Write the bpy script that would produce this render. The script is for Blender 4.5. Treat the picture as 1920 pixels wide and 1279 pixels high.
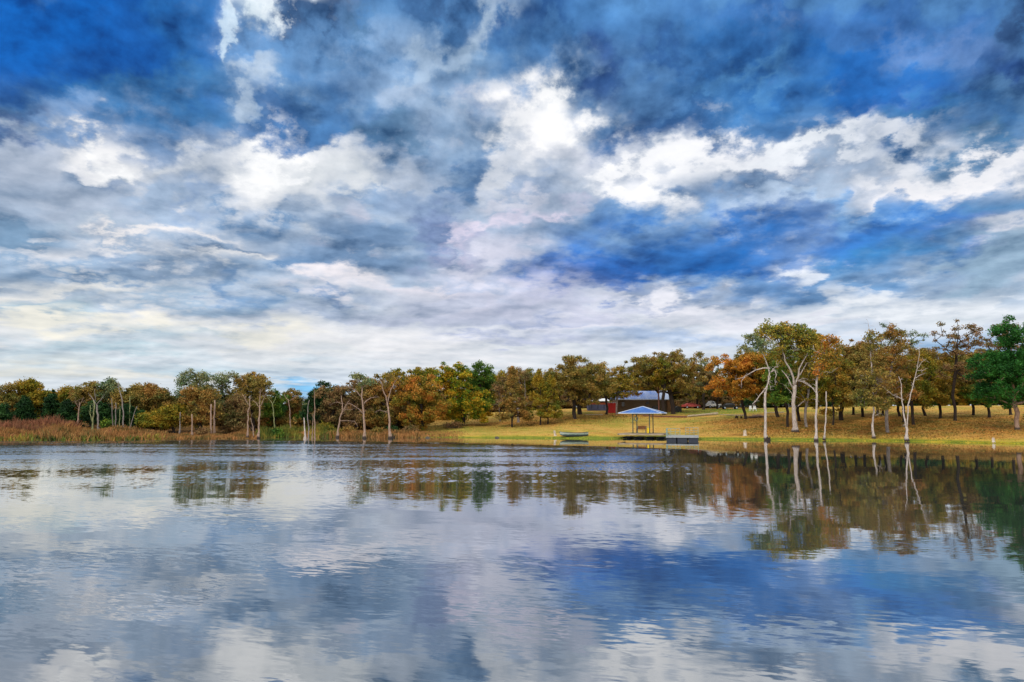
import bpy, math, random
import numpy as np
from mathutils import Vector

for o in list(bpy.data.objects):
    bpy.data.objects.remove(o)
SC = bpy.context.scene
C = SC.collection
PI = math.pi
rad = math.radians

# ------------------------------------------------------------------ camera
F = 1390.0                       # focal length in photo pixels (photo 1920 x 1279)
CAM_H = 3.9                      # eye above the water
PITCH = math.atan(136.5 / F)
cam_data = bpy.data.cameras.new('camera')
cam_data.sensor_width = 36.0
cam_data.lens = 36.0 * F / 1920.0
cam_data.clip_start = 0.1
cam_data.clip_end = 9000
cam = bpy.data.objects.new('camera', cam_data)
C.objects.link(cam)
cam.location = (0, 0, CAM_H)
cam.rotation_euler = (PI / 2 + PITCH, 0, 0)
SC.camera = cam
SC.view_settings.view_transform = 'Standard'
SC.view_settings.look = 'None'
SC.view_settings.exposure = 0.0
SC.view_settings.gamma = 1.0

SUN_EL, SUN_AZ = 42.0, 205.0     # azimuth clockwise from +Y: behind the camera, to its left


def lin(c):
    r = []
    for v in c[:3]:
        v = v / 255.0
        r.append(v / 12.92 if v <= 0.04045 else ((v + 0.055) / 1.055) ** 2.4)
    return tuple(r)


# ------------------------------------------------------------------ sky
# cloud masses, given where they hang in the sky (coordinates of the frame, x right, y down; horizon at y = 776)
SKY_BASE = [(-200, (70, 115, 165)), (0, (75, 125, 180)), (200, (95, 138, 182)), (330, (165, 180, 202)), (430, (160, 180, 205)),
            (520, (158, 178, 202)), (620, (216, 220, 228)), (700, (212, 220, 228)), (776, (212, 222, 230))]
CLOUDS = [
 # x, y, rx, ry, tilt, colour, weight
 (150,70,240,115,0,(15,92,178),.95),(40,15,130,60,0,(8,100,192),.8),(250,180,190,50,-5,(50,112,168),.85),(330,60,60,70,0,(35,110,180),.6),
 (90,218,80,34,10,(125,160,205),.7),(5,250,25,30,0,(55,92,150),.6),(300,235,90,30,-10,(80,125,175),.8),
 (170,290,95,36,10,(236,236,238),.95),(185,292,45,18,0,(255,255,255),.9),(310,312,60,22,10,(225,228,232),.7),
 (20,330,70,50,0,(190,200,217),.75),(170,400,110,25,0,(185,195,212),.6),(300,380,80,25,0,(150,175,205),.6),
 (110,352,26,8,0,(85,120,158),.9),(176,317,20,8,10,(105,135,165),.85),(260,329,28,6,0,(95,120,150),.9),(168,341,24,11,15,(125,150,185),.8),
 (540,322,170,62,-12,(224,227,232),.92),(525,300,85,32,-4,(255,255,255),1.0),(640,355,85,26,-14,(216,221,226),.85),
 (600,238,150,34,-4,(62,112,170),.92),(612,190,44,60,0,(72,122,178),.8),(720,250,60,26,0,(90,130,165),.7),(520,130,60,30,0,(90,140,195),.5),
 (495,168,44,26,0,(180,198,218),.85),(485,30,75,40,18,(222,236,244),.92),(570,18,60,26,-10,(228,238,245),.9),(420,85,16,45,8,(196,218,236),.85),
 (595,52,52,20,18,(48,84,130),.9),(468,78,30,18,0,(68,112,162),.8),(685,74,40,9,-8,(85,122,160),.75),(640,0,60,14,0,(105,140,175),.7),
 (740,0,110,14,0,(66,102,150),.8),(782,42,22,26,0,(58,98,148),.8),(860,80,120,26,48,(196,214,230),.85),(720,130,110,36,0,(142,172,208),.65),
 (905,112,66,54,0,(108,146,186),.8),(902,190,36,26,20,(98,134,180),.8),(760,180,60,20,0,(165,185,212),.7),(820,230,60,24,0,(160,182,208),.6),
 (1085,62,150,50,0,(62,112,168),.85),(1010,12,70,22,0,(42,86,146),.85),(1128,112,46,32,0,(42,82,148),.85),(1232,108,34,24,0,(50,90,150),.8),
 (1015,235,115,66,-18,(218,221,228),.9),(1052,215,52,38,0,(255,255,255),1.0),(985,225,50,34,0,(248,248,250),.8),(1120,285,70,30,0,(205,210,222),.7),
 (1185,165,55,70,0,(84,128,178),.75),(1270,222,118,34,12,(48,92,148),.95),(1320,195,60,18,15,(44,82,132),.8),
 (1460,120,190,80,0,(32,98,168),.85),(1655,150,100,80,0,(20,96,178),.85),(1680,195,80,34,0,(20,92,172),.85),(1440,210,120,22,5,(58,118,178),.7),
 (1400,150,100,16,20,(85,140,190),.6),
 (1600,25,270,36,0,(52,102,168),.85),(1790,68,95,22,0,(92,126,182),.75),(1860,112,90,18,0,(36,78,150),.8),(1905,10,30,40,0,(42,62,105),.6),
 (1480,60,60,18,30,(100,130,175),.5),
 (1350,298,160,34,12,(246,246,250),.97),(1200,338,105,28,14,(252,252,254),.95),(1490,262,115,20,17,(238,242,248),.95),(1575,246,50,16,25,(240,243,248),.85),
 (1770,325,120,28,-6,(242,242,246),.97),(1870,325,100,28,12,(240,240,244),.95),(1660,285,90,18,-16,(224,228,236),.9),(1730,355,90,16,5,(246,244,246),.9),
 (1850,272,100,24,12,(78,126,168),.92),(1790,225,150,30,0,(52,116,178),.75),(1690,245,70,18,0,(60,118,170),.7),
 (1440,345,95,18,12,(132,152,184),.92),(1390,370,110,16,14,(130,160,195),.75),(1460,380,80,16,5,(206,222,240),.85),(1540,385,60,14,0,(190,212,236),.7),
 (1630,395,110,22,0,(105,160,216),.8),(1560,330,60,26,0,(175,198,224),.6),
 (1220,420,160,30,10,(84,134,190),.75),(1300,470,230,46,7,(28,106,186),.95),(1120,525,140,30,4,(28,100,186),.95),(1680,450,150,42,10,(24,108,192),.92),
 (1360,490,90,24,0,(14,98,180),.8),(1640,500,110,28,4,(40,112,172),.85),(1150,405,60,14,15,(120,160,205),.6),
 (1510,505,48,18,14,(232,237,246),.95),(1560,528,60,10,0,(120,160,200),.6),(1880,446,70,16,0,(226,226,234),.9),(1860,500,90,36,8,(148,178,202),.8),
 (1860,408,100,18,0,(88,142,192),.85),(1740,470,60,20,0,(80,130,175),.5),
 (1530,548,150,20,2,(98,146,196),.9),(1400,530,80,16,0,(75,130,190),.7),(1250,572,150,13,3,(232,232,240),.92),(1720,574,270,15,2,(234,238,244),.92),
 (1440,598,210,13,-3,(228,228,238),.9),(1225,563,32,8,0,(140,158,190),.9),(1320,566,30,8,0,(138,156,184),.9),(1175,576,20,7,0,(150,165,195),.8),
 (1260,640,160,16,-3,(160,182,216),.9),(1180,662,100,12,0,(205,212,228),.7),(1080,610,90,10,0,(216,216,230),.7),(1110,590,60,10,0,(180,185,212),.7),
 (1620,620,200,12,0,(190,206,226),.7),(1760,600,90,8,0,(205,215,228),.6),
 (832,440,44,52,0,(118,138,178),.9),(845,465,20,26,0,(98,118,162),.7),(900,470,26,18,0,(112,130,172),.85),(872,335,38,36,0,(80,120,166),.92),(885,275,60,34,0,(128,158,192),.8),
 (780,390,80,26,0,(135,160,195),.7),(945,320,26,50,0,(216,220,228),.8),(960,395,40,20,0,(210,212,226),.8),(980,360,50,14,0,(155,175,205),.7),
 (600,470,190,26,0,(106,140,180),.88),(560,502,80,14,0,(82,122,166),.9),(482,410,52,14,0,(106,142,182),.9),(700,395,60,18,10,(132,162,198),.8),(400,385,50,14,30,(140,165,200),.7),
 (570,445,120,12,0,(150,172,200),.5),(650,430,30,10,0,(210,208,222),.7),
 (55,460,120,20,0,(102,138,172),.9),(100,512,160,12,0,(122,152,184),.85),(280,520,200,10,0,(138,164,194),.8),(180,430,60,12,10,(165,185,205),.6),
 (290,442,120,13,3,(238,234,234),.92),(200,490,130,9,0,(222,222,226),.8),(435,484,80,14,10,(226,226,228),.92),(395,472,42,6,15,(105,132,165),.9),(245,503,30,8,0,(125,150,182),.8),
 (430,540,80,9,-16,(100,136,178),.92),(470,560,60,10,0,(110,148,190),.8),(640,522,70,16,12,(238,232,236),.92),(700,540,80,14,0,(216,216,226),.8),(608,566,48,7,-12,(118,146,186),.9),(585,552,12,14,0,(125,155,195),.7),
 (140,546,170,13,-3,(232,230,226),.9),(20,572,70,8,0,(242,238,224),.8),(95,612,130,14,0,(242,238,224),.92),(300,606,60,14,0,(240,236,224),.9),(470,628,100,14,0,(240,236,224),.9),
 (250,636,130,8,0,(165,190,206),.8),(50,588,120,8,0,(160,186,202),.8),(150,662,180,9,0,(170,198,212),.8),(330,568,200,10,0,(148,174,200),.85),(330,585,120,8,0,(205,208,214),.7),
 (580,590,120,12,0,(165,182,208),.8),(60,690,160,9,0,(205,214,216),.7),(40,640,90,8,0,(228,228,224),.7),(90,704,200,7,0,(226,224,214),.7),
 (950,560,140,26,0,(206,206,226),.8),(830,592,150,18,0,(186,192,214),.8),(910,505,80,22,12,(214,214,230),.85),(960,440,110,10,16,(222,214,232),.85),(880,540,80,12,0,(175,188,214),.7),
 (800,555,90,10,0,(220,216,226),.8),(730,640,200,12,0,(226,226,230),.8),(560,660,140,8,0,(222,224,226),.8),(1000,640,90,9,0,(176,184,214),.85),(910,634,60,8,0,(170,180,208),.85),
 (860,672,180,12,0,(226,227,233),.85),(1010,600,60,10,0,(160,172,205),.8),(570,728,80,13,0,(110,180,228),.95),(420,692,160,10,0,(176,202,218),.8),(340,706,120,7,0,(228,226,220),.7),
 (640,700,120,10,0,(190,202,218),.7),(1110,700,150,10,0,(205,214,226),.7),(1500,660,200,16,0,(205,214,226),.8),(1800,640,120,18,0,(130,170,210),.7),(1740,660,60,20,0,(110,160,205),.6),(1850,590,60,12,0,(215,224,232),.7),
]


def sky_field(X, Y):
    out = np.zeros(X.shape + (3,))
    ys = [b[0] for b in SKY_BASE]
    cols = np.array([lin(b[1]) for b in SKY_BASE])
    for k in range(3):
        out[..., k] = np.interp(Y, ys, cols[:, k])
    for (x, y, rx, ry, t, col, w) in CLOUDS:
        a = rad(t)
        dx, dy = X - x, -(Y - y)
        u = (dx * math.cos(a) + dy * math.sin(a)) / (rx * 1.05)
        v = (-dx * math.sin(a) + dy * math.cos(a)) / (ry * 1.1)
        q = u * u + v * v
        f = (w * np.where(q < 8, 1 / (1 + q ** 3.0), 0))[..., None]
        out = out * (1 - f) + np.array(lin(col)) * f
    return out


def build_sky():
    w = bpy.data.worlds.new('World')
    SC.world = w
    w.use_nodes = True
    nt = w.node_tree
    nt.nodes.clear()
    N, L = nt.nodes, nt.links

    def node(t, **k):
        n = N.new(t)
        for a, b in k.items():
            setattr(n, a, b)
        return n

    def math_(op, a, b=None, c=None, clamp=False):
        n = node('ShaderNodeMath', operation=op)
        n.use_clamp = clamp
        for i, v in enumerate((a, b, c)):
            if v is None:
                continue
            if isinstance(v, (int, float)):
                n.inputs[i].default_value = v
            else:
                L.new(v, n.inputs[i])
        return n.outputs[0]

    tc = node('ShaderNodeTexCoord')
    sep = node('ShaderNodeSeparateXYZ')
    L.new(tc.outputs['Generated'], sep.inputs[0])
    az = math_('ARCTAN2', sep.outputs[0], sep.outputs[1])
    el = math_('ARCSINE', sep.outputs[2])
    # torn cloud edges: the same fractal noise shifts both angles
    comb = node('ShaderNodeCombineXYZ')
    L.new(az, comb.inputs[0])
    L.new(math_('MULTIPLY', math_('LOGARITHM', math_('ADD', math_('MAXIMUM', el, 0.0), 0.07), math.e), 0.62), comb.inputs[1])
    n1 = node('ShaderNodeTexNoise')
    n1.inputs['Scale'].default_value = 8.0
    n1.inputs['Detail'].default_value = 8.0
    n1.inputs['Roughness'].default_value = 0.58
    n1.inputs['Distortion'].default_value = 0.0
    L.new(comb.outputs[0], n1.inputs['Vector'])
    s1 = node('ShaderNodeSeparateColor')
    L.new(n1.outputs['Color'], s1.inputs[0])
    el_pos = math_('MAXIMUM', el, 0.0)
    calm = math_('MULTIPLY_ADD', el_pos, 2.6, 0.16, clamp=True)   # finer tearing low down, as the layer recedes

    def crisp(v, a, b):
        m_ = node('ShaderNodeMapRange')
        m_.interpolation_type = 'SMOOTHSTEP'
        m_.inputs[1].default_value = a
        m_.inputs[2].default_value = b
        m_.inputs[3].default_value = -0.5
        m_.inputs[4].default_value = 0.5
        L.new(v, m_.inputs[0])
        return m_.outputs[0]
    n4 = node('ShaderNodeTexNoise')
    n4.inputs['Scale'].default_value = 19.0
    n4.inputs['Detail'].default_value = 7.0
    n4.inputs['Roughness'].default_value = 0.55
    L.new(comb.outputs[0], n4.inputs['Vector'])
    s4 = node('ShaderNodeSeparateColor')
    L.new(n4.outputs['Color'], s4.inputs[0])
    wx = math_('ADD', math_('MULTIPLY', crisp(s1.outputs[0], .42, .58), .040), math_('MULTIPLY', crisp(s4.outputs[0], .41, .59), .016))
    wy = math_('ADD', math_('MULTIPLY', crisp(s1.outputs[1], .42, .58), .040), math_('MULTIPLY', crisp(s4.outputs[1], .41, .59), .020))
    az2 = math_('ADD', az, wx)
    el2 = math_('ADD', el, math_('MULTIPLY', wy, calm))
    AZ0, AZ1 = rad(-40), rad(40)
    u = node('ShaderNodeMapRange')
    u.inputs[1].default_value = AZ0
    u.inputs[2].default_value = AZ1
    L.new(az2, u.inputs[0])
    ucol = node('ShaderNodeCombineColor')
    for i in range(3):
        L.new(u.outputs[0], ucol.inputs[i])
    NR, NC = 48, 120
    els = [rad(0.3 + 33.5 * (k / (NR - 1)) ** 1.3) for k in range(NR)]
    azs = np.linspace(AZ0, AZ1, NC)
    prev = None
    for k, e in enumerate(els):
        d = np.stack([np.sin(azs) * math.cos(e), np.cos(azs) * math.cos(e), np.full(NC, math.sin(e))], -1)
        fw = d[:, 1] * math.cos(PITCH) + d[:, 2] * math.sin(PITCH)
        up = -d[:, 1] * math.sin(PITCH) + d[:, 2] * math.cos(PITCH)
        X = 960 + F * d[:, 0] / fw
        Y = 639.5 - F * up / fw
        col = np.clip(sky_field(X, Y), 0, 1)
        cv = node('ShaderNodeRGBCurve')
        cv.mapping.use_clip = False
        for ch in range(3):
            pts = cv.mapping.curves[ch].points
            pts[0].location = (0.0, float(col[0, ch]))
            pts[1].location = (1.0, float(col[-1, ch]))
            for j in range(1, NC - 1):
                pts.new(j / (NC - 1), float(col[j, ch]))
        cv.mapping.update()
        L.new(ucol.outputs[0], cv.inputs['Color'])
        if prev is None:
            prev = cv.outputs[0]
        else:
            mr = node('ShaderNodeMapRange')
            mr.inputs[1].default_value = els[k - 1]
            mr.inputs[2].default_value = e
            L.new(el2, mr.inputs[0])
            mx = node('ShaderNodeMix', data_type='RGBA')
            L.new(mr.outputs[0], mx.inputs[0])
            L.new(prev, mx.inputs[6])
            L.new(cv.outputs[0], mx.inputs[7])
            prev = mx.outputs[2]
    # wisps inside the clouds
    n2 = node('ShaderNodeTexNoise')
    n2.inputs['Scale'].default_value = 7.5
    n2.inputs['Detail'].default_value = 9.0
    n2.inputs['Roughness'].default_value = 0.54
    n2.inputs['Distortion'].default_value = 0.1
    L.new(comb.outputs[0], n2.inputs['Vector'])
    # the same billows a little higher up: the difference lights their tops and darkens their bellies
    up_ = node('ShaderNodeVectorMath', operation='ADD')
    L.new(comb.outputs[0], up_.inputs[0])
    up_.inputs[1].default_value = (-0.006, 0.016, 0)
    n2b = node('ShaderNodeTexNoise')
    for k_ in ('Scale', 'Detail', 'Roughness', 'Distortion'):
        n2b.inputs[k_].default_value = n2.inputs[k_].default_value
    L.new(up_.outputs[0], n2b.inputs['Vector'])
    relief = math_('SUBTRACT', n2.outputs[0], n2b.outputs[0])
    lum = node('ShaderNodeSeparateColor')
    L.new(prev, lum.inputs[0])
    body = math_('SUBTRACT', 1.15, lum.outputs[0])             # lit tops stay smooth, the bellies are mottled
    mott = math_('MULTIPLY', math_('SUBTRACT', n2.outputs[0], 0.5), math_('MULTIPLY_ADD', el_pos, 1.6, 1.3))
    n5 = node('ShaderNodeTexNoise')                             # scud: small ragged grey puffs
    n5.inputs['Scale'].default_value = 13.0
    n5.inputs['Detail'].default_value = 7.0
    n5.inputs['Roughness'].default_value = 0.5
    off = node('ShaderNodeVectorMath', operation='ADD')
    L.new(comb.outputs[0], off.inputs[0])
    off.inputs[1].default_value = (3.1, 7.7, 0)
    L.new(off.outputs[0], n5.inputs['Vector'])
    scud = math_('MULTIPLY', math_('ADD', crisp(n5.outputs[0], .55, .63), 0.5), -0.20)
    gain = math_('MULTIPLY', math_('ADD', math_('ADD', math_('MULTIPLY', relief, 2.3), mott), scud), body)
    tint = node('ShaderNodeCombineColor')                      # thicker cloud is darker and bluer
    for i_, k_ in enumerate((1.15, 1.0, .85)):
        L.new(math_('MULTIPLY_ADD', gain, k_, 1.0), tint.inputs[i_])
    mul = node('ShaderNodeVectorMath', operation='MULTIPLY')
    L.new(prev, mul.inputs[0])
    L.new(tint.outputs[0], mul.inputs[1])
    # out-of-view cloud deck overhead and behind, brightened to light the scene
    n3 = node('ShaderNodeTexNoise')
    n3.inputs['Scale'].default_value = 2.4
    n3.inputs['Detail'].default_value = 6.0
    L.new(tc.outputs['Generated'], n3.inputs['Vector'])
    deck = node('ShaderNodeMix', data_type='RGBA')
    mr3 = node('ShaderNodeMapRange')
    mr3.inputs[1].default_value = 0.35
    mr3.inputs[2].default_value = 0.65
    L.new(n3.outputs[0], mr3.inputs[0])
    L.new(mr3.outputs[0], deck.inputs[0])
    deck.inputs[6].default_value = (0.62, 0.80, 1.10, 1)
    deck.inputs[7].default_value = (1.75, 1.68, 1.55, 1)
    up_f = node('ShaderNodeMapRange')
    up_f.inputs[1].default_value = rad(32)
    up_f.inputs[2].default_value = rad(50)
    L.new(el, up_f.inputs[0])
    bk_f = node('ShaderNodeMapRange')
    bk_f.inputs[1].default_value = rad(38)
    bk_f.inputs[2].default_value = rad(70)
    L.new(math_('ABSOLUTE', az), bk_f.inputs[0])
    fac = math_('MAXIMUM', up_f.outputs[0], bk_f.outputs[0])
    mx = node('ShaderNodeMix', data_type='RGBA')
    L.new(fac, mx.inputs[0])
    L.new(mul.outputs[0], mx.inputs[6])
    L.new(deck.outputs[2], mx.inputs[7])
    # clear sky behind the cloud layer
    nis = node('ShaderNodeTexSky', sky_type='NISHITA')
    nis.sun_disc = False
    nis.sun_elevation = rad(SUN_EL)
    nis.sun_rotation = rad(SUN_AZ)
    bg1 = node('ShaderNodeBackground')
    bg1.inputs[1].default_value = 0.10
    L.new(nis.outputs[0], bg1.inputs[0])
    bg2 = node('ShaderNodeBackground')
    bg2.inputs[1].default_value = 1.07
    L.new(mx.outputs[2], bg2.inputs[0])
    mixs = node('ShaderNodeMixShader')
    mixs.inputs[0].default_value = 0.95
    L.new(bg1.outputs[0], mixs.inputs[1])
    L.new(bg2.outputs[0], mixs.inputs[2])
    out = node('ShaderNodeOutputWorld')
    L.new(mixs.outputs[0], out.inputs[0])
    w.cycles.sampling_method = 'MANUAL'
    w.cycles.sample_map_resolution = 512


build_sky()

sun_data = bpy.data.lights.new('sun', 'SUN')
sun_data.energy = 1.5
sun_data.angle = rad(11)
sun_data.color = (1.0, 0.93, 0.82)
sun = bpy.data.objects.new('sun', sun_data)
C.objects.link(sun)
_az, _el = rad(SUN_AZ), rad(SUN_EL)
sdir = Vector((math.sin(_az) * math.cos(_el), math.cos(_az) * math.cos(_el), math.sin(_el)))
sun.rotation_euler = sdir.to_track_quat('Z', 'Y').to_euler()
sun.location = (0, -40, 60)


# ------------------------------------------------------------------ helpers
def ray(px, py):
    u, v = (px - 960) / F, (639.5 - py) / F
    return np.array([u, math.cos(PITCH) - v * math.sin(PITCH), math.sin(PITCH) + v * math.cos(PITCH)])


def at(px, py, Y):
    """point at distance Y in front of the camera seen at a pixel"""
    d = ray(px, py)
    t = Y / d[1]
    return np.array([d[0] * t, Y, CAM_H + d[2] * t])


def on_water(px, py):
    d = ray(px, py)
    t = -CAM_H / d[2]
    return (d[0] * t, d[1] * t)


SHORE_PX = [(-420, 829), (-200, 827.5), (0, 826.5), (80, 826.8), (160, 827.2), (240, 826), (310, 825), (400, 824.2), (450, 823.6), (484, 823), (494, 820.6),
            (540, 819.6), (585, 819.2), (640, 819.6), (700, 819.8), (742, 820.4), (800, 820.4), (880, 820.8), (960, 821.4), (1050, 822.2),
            (1130, 823.2), (1168, 822.8), (1186, 821.2), (1248, 821.2), (1268, 823.2), (1300, 823.8), (1380, 824.6), (1440, 825.4), (1500, 826), (1560, 826.4), (1640, 827), (1720, 828.2), (1800, 830),
            (1860, 831.2), (1920, 832.2), (2100, 838), (2300, 850)]
LAKE = [on_water(*p) for p in SHORE_PX] + [(75, 30), (60, 8), (30, 2.2), (-30, 2.0), (-80, 6), (-120, 40)]
LK = np.array(LAKE)


def noise2(x, y, s, seed=0):
    """cheap smooth noise"""
    r = np.zeros_like(x, dtype=float)
    rs = np.random.RandomState(seed)
    for k in range(7):
        a = rs.rand() * 2 * PI
        fr = s * (0.6 + rs.rand() * 1.4)
        r += np.sin((x * math.cos(a) + y * math.sin(a)) * fr + rs.rand() * 7 + 0.8 * np.sin((x * math.sin(a) - y * math.cos(a)) * fr * .7))
    return r / 7


def shore_dist(x, y):
    """signed distance to the lake's edge, positive on land"""
    x = np.asarray(x, float)
    y = np.asarray(y, float)
    best = np.full(x.shape, 1e9)
    inside = np.zeros(x.shape, bool)
    n = len(LK)
    for i in range(n):
        ax, ay = LK[i]
        bx, by = LK[(i + 1) % n]
        ex, ey = bx - ax, by - ay
        t = np.clip(((x - ax) * ex + (y - ay) * ey) / (ex * ex + ey * ey), 0, 1)
        best = np.minimum(best, np.hypot(x - ax - t * ex, y - ay - t * ey))
        cond = (ay > y) != (by > y)
        with np.errstate(divide='ignore', invalid='ignore'):
            xi = (bx - ax) * (y - ay) / (by - ay) + ax
        inside ^= cond & (x < xi)
    return np.where(inside, -best, best)


def sstep(a, b, x):
    t = np.clip((x - a) / (b - a), 0, 1)
    return t * t * (3 - 2 * t)


def land_z(x, y):
    x = np.asarray(x, float)
    y = np.asarray(y, float)
    d = shore_dist(x, y)
    dd = np.maximum(d, 0)
    amp = 4.2 + 1.9 * sstep(-26, 22, x)
    far = amp * np.tanh(dd / 50.0) + 0.10 * sstep(0, .5, dd)
    far = far + (noise2(x, y, .12, 3) * .14 + noise2(x, y, .33, 5) * .05) * sstep(1.5, 12, dd)
    far = far - 4.0 * sstep(110, 260, dd) + 4.5 * sstep(240, 900, dd) * 0
    near = 2.3 * sstep(0, 3.0, dd) + .02 * dd
    z = np.where(y > 35, far, near)
    m = sstep(20, 50, y)
    z = near * (1 - m) + far * m
    return np.where(d < 0, -1.6 * sstep(0, 6, -d) - .02, z)


def gz(x, y):
    return float(land_z(np.array([x]), np.array([y]))[0])


def hit(px, py, y0=85.0, y1=260.0):
    """where the view ray through a pixel meets the land"""
    d = ray(px, py)
    Ys = np.linspace(y0, y1, 1800)
    t = Ys / d[1]
    xs, zs = d[0] * t, CAM_H + d[2] * t
    g = np.maximum(land_z(xs, Ys), 0.0)
    k = np.where(zs <= g)[0]
    if len(k) == 0:
        k = [int(np.argmin(zs - g))]
    i = int(k[0])
    return np.array([xs[i], Ys[i], g[i]])


class MB:
    def __init__(self):
        self.v, self.f = [], []

    def add(self, vs, fs):
        b = len(self.v)
        self.v += [tuple(map(float, p)) for p in vs]
        self.f += [tuple(b + i for i in f) for f in fs]

    def box(self, c, s, rz=0.0, taper=1.0):
        hx, hy, hz = s[0] / 2, s[1] / 2, s[2] / 2
        ca, sa = math.cos(rz), math.sin(rz)
        vs = []
        for dz in (-1, 1):
            k = taper if dz > 0 else 1
            for dx, dy in ((-1, -1), (1, -1), (1, 1), (-1, 1)):
                x, y = dx * hx * k, dy * hy * k
                vs.append((c[0] + x * ca - y * sa, c[1] + x * sa + y * ca, c[2] + dz * hz))
        self.add(vs, [(3, 2, 1, 0), (4, 5, 6, 7), (0, 1, 5, 4), (1, 2, 6, 5), (2, 3, 7, 6), (3, 0, 4, 7)])

    def tube(self, pts, rs, n=8, cap=True, wob=0.0, rnd=None):
        pts = [np.array(p, float) for p in pts]
        rings = []
        ref = np.array([0.0, 1.0, 0.0])
        for i, p in enumerate(pts):
            t = pts[min(i + 1, len(pts) - 1)] - pts[max(i - 1, 0)]
            ln = np.linalg.norm(t)
            t = t / ln if ln > 1e-9 else np.array([0, 0, 1.0])
            a = np.cross(t, ref)
            if np.linalg.norm(a) < 1e-3:
                a = np.cross(t, np.array([1.0, 0, 0]))
            a /= np.linalg.norm(a)
            b = np.cross(t, a)
            ring = []
            for k in range(n):
                q = 2 * PI * k / n
                r = rs[i] * (1 + (wob * (rnd.random() - .5) if rnd else 0))
                ring.append(p + a * math.cos(q) * r + b * math.sin(q) * r)
            rings.append(ring)
        vs = [v for r in rings for v in r]
        fs = []
        for i in range(len(pts) - 1):
            for k in range(n):
                k2 = (k + 1) % n
                fs.append((i * n + k, i * n + k2, (i + 1) * n + k2, (i + 1) * n + k))
        if cap:
            fs.append(tuple(range(n))[::-1])
            fs.append(tuple((len(pts) - 1) * n + k for k in range(n)))
        self.add(vs, fs)

    def mesh(self, name, mat, smooth=False):
        me = bpy.data.meshes.new(name)
        me.from_pydata(self.v, [], self.f)
        me.materials.append(mat)
        if smooth:
            me.polygons.foreach_set('use_smooth', [True] * len(me.polygons))
        me.update()
        return me

    def obj(self, name, mat, parent=None, loc=None, smooth=False):
        o = bpy.data.objects.new(name, self.mesh(name, mat, smooth))
        C.objects.link(o)
        if parent:
            o.parent = parent
        if loc is not None:
            o.location = loc
        return o


def tag(o, label, cat, group=None, kind=None):
    if label:
        o['label'] = label
    if cat:
        o['category'] = cat
    if group:
        o['group'] = group
    if kind:
        o['kind'] = kind
    return o


def thing(name, label, cat, loc=(0, 0, 0), rz=0.0, group=None):
    o = bpy.data.objects.new(name, None)
    o.empty_display_size = .3
    C.objects.link(o)
    o.location = loc
    o.rotation_euler = (0, 0, rz)
    return tag(o, label, cat, group)


def quads_mesh(name, V, mat):
    """V: (n,4,3) array of leaf shaped faces"""
    n = len(V)
    me = bpy.data.meshes.new(name)
    me.vertices.add(n * 4)
    me.vertices.foreach_set('co', V.reshape(-1).astype(np.float32))
    me.loops.add(n * 4)
    me.loops.foreach_set('vertex_index', np.arange(n * 4, dtype=np.int32))
    me.polygons.add(n)
    me.polygons.foreach_set('loop_start', np.arange(0, n * 4, 4, dtype=np.int32))
    me.materials.append(mat)
    me.update()
    me.validate()
    return me


def leaf_quads(rs, P, size, flat=.35, aspect=1.5):
    n = len(P)
    nrm = rs.normal(size=(n, 3))
    nrm[:, 2] = np.abs(nrm[:, 2]) + flat
    nrm /= np.linalg.norm(nrm, axis=1)[:, None]
    t = rs.normal(size=(n, 3))
    t -= nrm * (t * nrm).sum(1)[:, None]
    t /= np.linalg.norm(t, axis=1)[:, None]
    b = np.cross(nrm, t)
    s = (size * (0.55 + 0.9 * rs.rand(n)))[:, None]
    V = np.empty((n, 4, 3))
    V[:, 0] = P - t * s * aspect * .5
    V[:, 1] = P + b * s * .42 + t * s * .1
    V[:, 2] = P + t * s * aspect * .5
    V[:, 3] = P - b * s * .42 - t * s * .05
    return V


# ------------------------------------------------------------------ materials
def mat(name):
    m = bpy.data.materials.new(name)
    m.use_nodes = True
    nt = m.node_tree
    b = nt.nodes['Principled BSDF']
    return m, nt, b


def ramp(nt, stops, fac):
    r = nt.nodes.new('ShaderNodeValToRGB')
    e = r.color_ramp.elements
    e[0].position, e[0].color = stops[0][0], (*stops[0][1], 1)
    e[1].position, e[1].color = stops[-1][0], (*stops[-1][1], 1)
    for p, c in stops[1:-1]:
        k = e.new(p)
        k.color = (*c, 1)
    nt.links.new(fac, r.inputs[0])
    return r


def nz(nt, scale, detail=4, rough=.6, vec=None, dist=0.0):
    n = nt.nodes.new('ShaderNodeTexNoise')
    n.inputs['Scale'].default_value = scale
    n.inputs['Detail'].default_value = detail
    n.inputs['Roughness'].default_value = rough
    n.inputs['Distortion'].default_value = dist
    if vec is not None:
        nt.links.new(vec, n.inputs['Vector'])
    return n


def stretch(nt, vec, s):
    m = nt.nodes.new('ShaderNodeMapping')
    m.inputs['Scale'].default_value = s
    nt.links.new(vec, m.inputs['Vector'])
    return m.outputs[0]


def mathn(nt, op, a, b=None, clamp=False, c=None):
    n = nt.nodes.new('ShaderNodeMath')
    n.operation = op
    n.use_clamp = clamp
    for i, v in enumerate((a, b, c)):
        if v is None:
            continue
        if isinstance(v, (int, float)):
            n.inputs[i].default_value = v
        else:
            nt.links.new(v, n.inputs[i])
    return n.outputs[0]


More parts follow.
